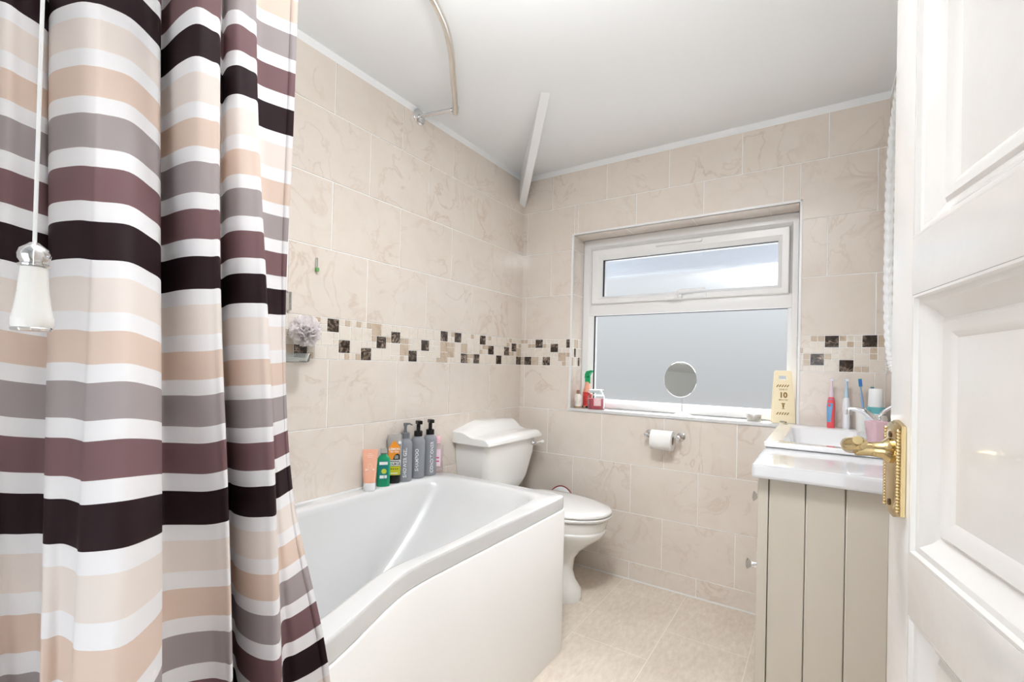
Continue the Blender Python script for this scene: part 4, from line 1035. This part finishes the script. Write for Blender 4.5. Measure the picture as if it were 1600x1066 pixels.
# ------------------------------------------------------------------ things on the left wall over the bath
k = thing('wall_hook', 'small clear plastic hook with a green foot stuck to the left wall', 'hook', (0.003, -1.365, 1.405))
b = MB(); b.box((0, -.004, .0), (.006, .004, .045), .002); b.build('hook_plate', m_clearpl, k)
b = MB(); b.box((.0, -.005, -.004), (.014, .005, .010), .003); b.build('hook_foot', M('leaf_green', (110, 165, 95), .4), k)
k = thing('shower_caddy', 'chrome and clear corner dish bracket on the left wall', 'shower caddy', (0.003, -1.475, 1.078))
b = MB(); b.tube([(0, -.03, .257), (0.0, .012, .232), (0, .012, .18)], .004, 8); b.box((0, .004, .175), (.014, .016, .237), .003); b.build('bracket', m_chrome, k)
b = MB(); b.loft([rr2(0, .10, -.06, .032, 0, .02), rr2(-.0, .105, -.065, .036, .004, .02), rr2(0, .108, -.07, .040, .030, .02), rr2(.004, .104, -.066, .036, .030, .02), rr2(.005, .098, -.058, .030, .006, .02)]); b.build('dish', m_clearpl, k)
# mesh pouf: many ruffled loops
k = MB(); rg = random.Random(11)
for i in range(46):
    th = math.acos(rg.uniform(-1, 1)); ph = rg.uniform(0, 2 * math.pi)
    nrm = Vector((math.sin(th) * math.cos(ph), math.sin(th) * math.sin(ph), math.cos(th))); a = nrm.orthogonal().normalized(); c2 = nrm.cross(a)
    r0 = rg.uniform(.036, .052); off = nrm * rg.uniform(0, .018); fr_ = rg.randint(5, 9)
    inn, out = [], []
    for s in range(40):
        t_ = 2 * math.pi * s / 40; wv = math.sin(t_ * fr_ + i) * .004
        dr_ = a * math.cos(t_) + c2 * math.sin(t_)
        inn.append(off + dr_ * r0 * .45); out.append(off + dr_ * (r0 + wv) + nrm * wv * 1.5)
    k.loft([inn, out], cap=False)
pm_ = M('pink_mesh_net', (255, 250, 250), .8, noise=.04, nscale=20)
nt_ = pm_.node_tree; tl_ = nt_.nodes.new('ShaderNodeBsdfTranslucent'); tl_.inputs[0].default_value = srgb(255, 250, 250)
mm_ = nt_.nodes.new('ShaderNodeMixShader'); mm_.inputs[0].default_value = .6
nt_.links.new(nt_.nodes['Principled BSDF'].outputs[0], mm_.inputs[1]); nt_.links.new(tl_.outputs[0], mm_.inputs[2]); nt_.links.new(mm_.outputs[0], nt_.nodes['Material Output'].inputs['Surface'])
tag(k.build('bath_pouf', pm_, loc=(.055, -1.43, 1.185), recalc=False), 'pale pink mesh bath pouf hanging on the left wall', 'bath pouf')

# ------------------------------------------------------------------ mirror with a white rope-twist frame on the right wall
k = thing('rope_frame_mirror', 'tall wall mirror with a white rope-twist frame behind the open door', 'mirror', (RX - .003, -.62, 1.55))
def rope(path, r, per, closed=False):
    b = MB(); acc = [0]; P = [Vector(p) for p in path]
    for i in range(1, len(P)): acc.append(acc[-1] + (P[i] - P[i - 1]).length)
    b.tube(path, r, 20, twist=lambda i, kk, q, a: (q * (1 + .34 * abs(math.cos(1.0 * (a + acc[i] / per * 2 * math.pi)))  - .12), a), closed=closed)
    return b
path = []
for i in range(720):
    a = 2 * math.pi * i / 720; c_, s_ = math.cos(a), math.sin(a)
    path.append((-.014, .455 * abs(c_) ** .55 * (1 if c_ > 0 else -1), .46 * abs(s_) ** .7 * (1 if s_ > 0 else -1)))
b = rope(path, .0115, .075, True); b.build('rope_frame', M('white_gloss_frame', (240, 240, 240), .12, coat=.4), k)
b = MB(); b.loft([[Vector((x_, p[1] * .99, p[2] * .99)) for p in path[::8]] for x_ in (-.001, -.010)]); b.build('backing_board', m_black, k)
b = MB(); b.loft([[Vector((x_, p[1] * .985, p[2] * .985)) for p in path[::8]] for x_ in (-.0105, -.013)]); b.build('mirror_plate', m_mirror, k)
# ------------------------------------------------------------------ door
u = Vector((-.2, .98, 0)).normalized(); ang = math.atan2(u.y, u.x)
hinge = Vector((1.728, -2.305, 0)) + u * -.02
door = thing('door_1', 'open cream gloss panelled door with brass lever handle', 'door', (hinge.x, hinge.y, 0.006), (0, 0, ang)); door['kind'] = 'structure'
# local x runs from hinge to free edge, local +y is the face seen from the room
DW, DT, DH = .757, .036, 1.99
PX0, PX1 = .09, .696
pan = [(.13, .434), (.504, .801), (.871, 1.170), (1.237, 1.536), (1.604, 1.90)]
b = MB()
b.box((0, -DT, 0), (PX0, 0, DH), .002); b.box((PX1, -DT, 0), (DW, 0, DH), .002)
zz = [0] + [z for p in pan for z in p] + [DH]
for i in range(0, len(zz), 2): b.box((PX0 - .001, -DT, zz[i] - .0), (PX1 + .001, 0, zz[i + 1]), .0015)
b.build('door_leaf', m_gloss, door)
for z0_, z1_ in pan:
    b = MB()
    def rg_(ins, y): return [Vector((PX0 + ins, y, z0_ + ins)), Vector((PX1 - ins, y, z0_ + ins)), Vector((PX1 - ins, y, z1_ - ins)), Vector((PX0 + ins, y, z1_ - ins))]
    b.loft([rg_(0, -.0005), rg_(.003, -.0005), rg_(.005, -.005), rg_(.011, -.006), rg_(.020, -.015), rg_(.030, -.019), rg_(.034, -.016), rg_(.044, -.018), rg_(.052, -.022)], cap=False)
    b.add_pydata(rg_(.052, -.022), [(0, 1, 2, 3)]); b.add_pydata(rg_(0, -.034), [(3, 2, 1, 0)])
    b.build('door_panel', m_gloss, door, angle=25)
hd_ = thing('door_handle', '', '', (0, 0, 0)); 
for kk in ('label', 'category'): del hd_[kk]
bpy.data.objects.remove(hd_)
b = MB()
px0, px1, pz0, pz1 = DW - .052, DW - .008, .903, 1.022
def pl(ins, y, n=5):
    out = []
    for (x, z) in ((px0 + ins, pz0 + ins * 2 + .006), ((px0 + px1) / 2, pz0 + ins), (px1 - ins, pz0 + ins * 2 + .006), (px1 - ins, pz1 - ins * 2 - .006), ((px0 + px1) / 2, pz1 - ins), (px0 + ins, pz1 - ins * 2 - .006)):
        out.append(Vector((x, y, z)))
    return out
b.loft([pl(0, .0005), pl(0, .005), pl(.003, .008), pl(.008, .009)])
hp = b.build('handle_plate', m_brass, door, angle=30)
b = MB()
for s in (px0 + .002, px1 - .002):
    for i in range(26):
        z = pz0 + .012 + i * (pz1 - pz0 - .024) / 25
        b.lathe([(.001, -.0022), (.0022, -.0012), (.0026, 0), (.0022, .0012), (.001, .0022)], (s, .0075, z), 8)
b.build('rope_beading', m_brass, hp)
b = MB()
for z in (pz0 + .018, pz1 - .018): b.lathe([(.001, .0085), (.004, .0085), (.004, .010), (.001, .0105)], ((px0 + px1) / 2, 0, z), 12, axis='Y')
b.build('screw', M('dark_brass_screw', (90, 70, 45), .3, metal=1), hp)
b = MB(); cxh, hz = (px0 + px1) / 2, .984
b.lathe([(.001, .008), (.015, .008), (.0155, .012), (.010, .018), (.0085, .030), (.0095, .044), (.001, .05)], (cxh, 0, hz), 22, axis='Y')
b.tube(cat([(cxh + .004, .042, hz), (cxh - .008, .052, hz + .002), (cxh - .024, .058, hz + .006), (cxh - .042, .060, hz + .010), (cxh - .058, .056, hz + .013), (cxh - .068, .060, hz + .018)], 5), lambda i: .0068 + .0018 * math.sin(i / 25 * math.pi) if i < 22 else .005, 14)
b.build('handle_lever', m_brass, door)
for z in (.22, 1.75):
    b = MB(); b.tube([(-.004, .004, z - .05), (-.004, .004, z + .05)], .005, 10); b.box((-.006, -.0005, z - .05), (.028, .0015, z + .05), .0005); b.build('hinge', m_brass, door)
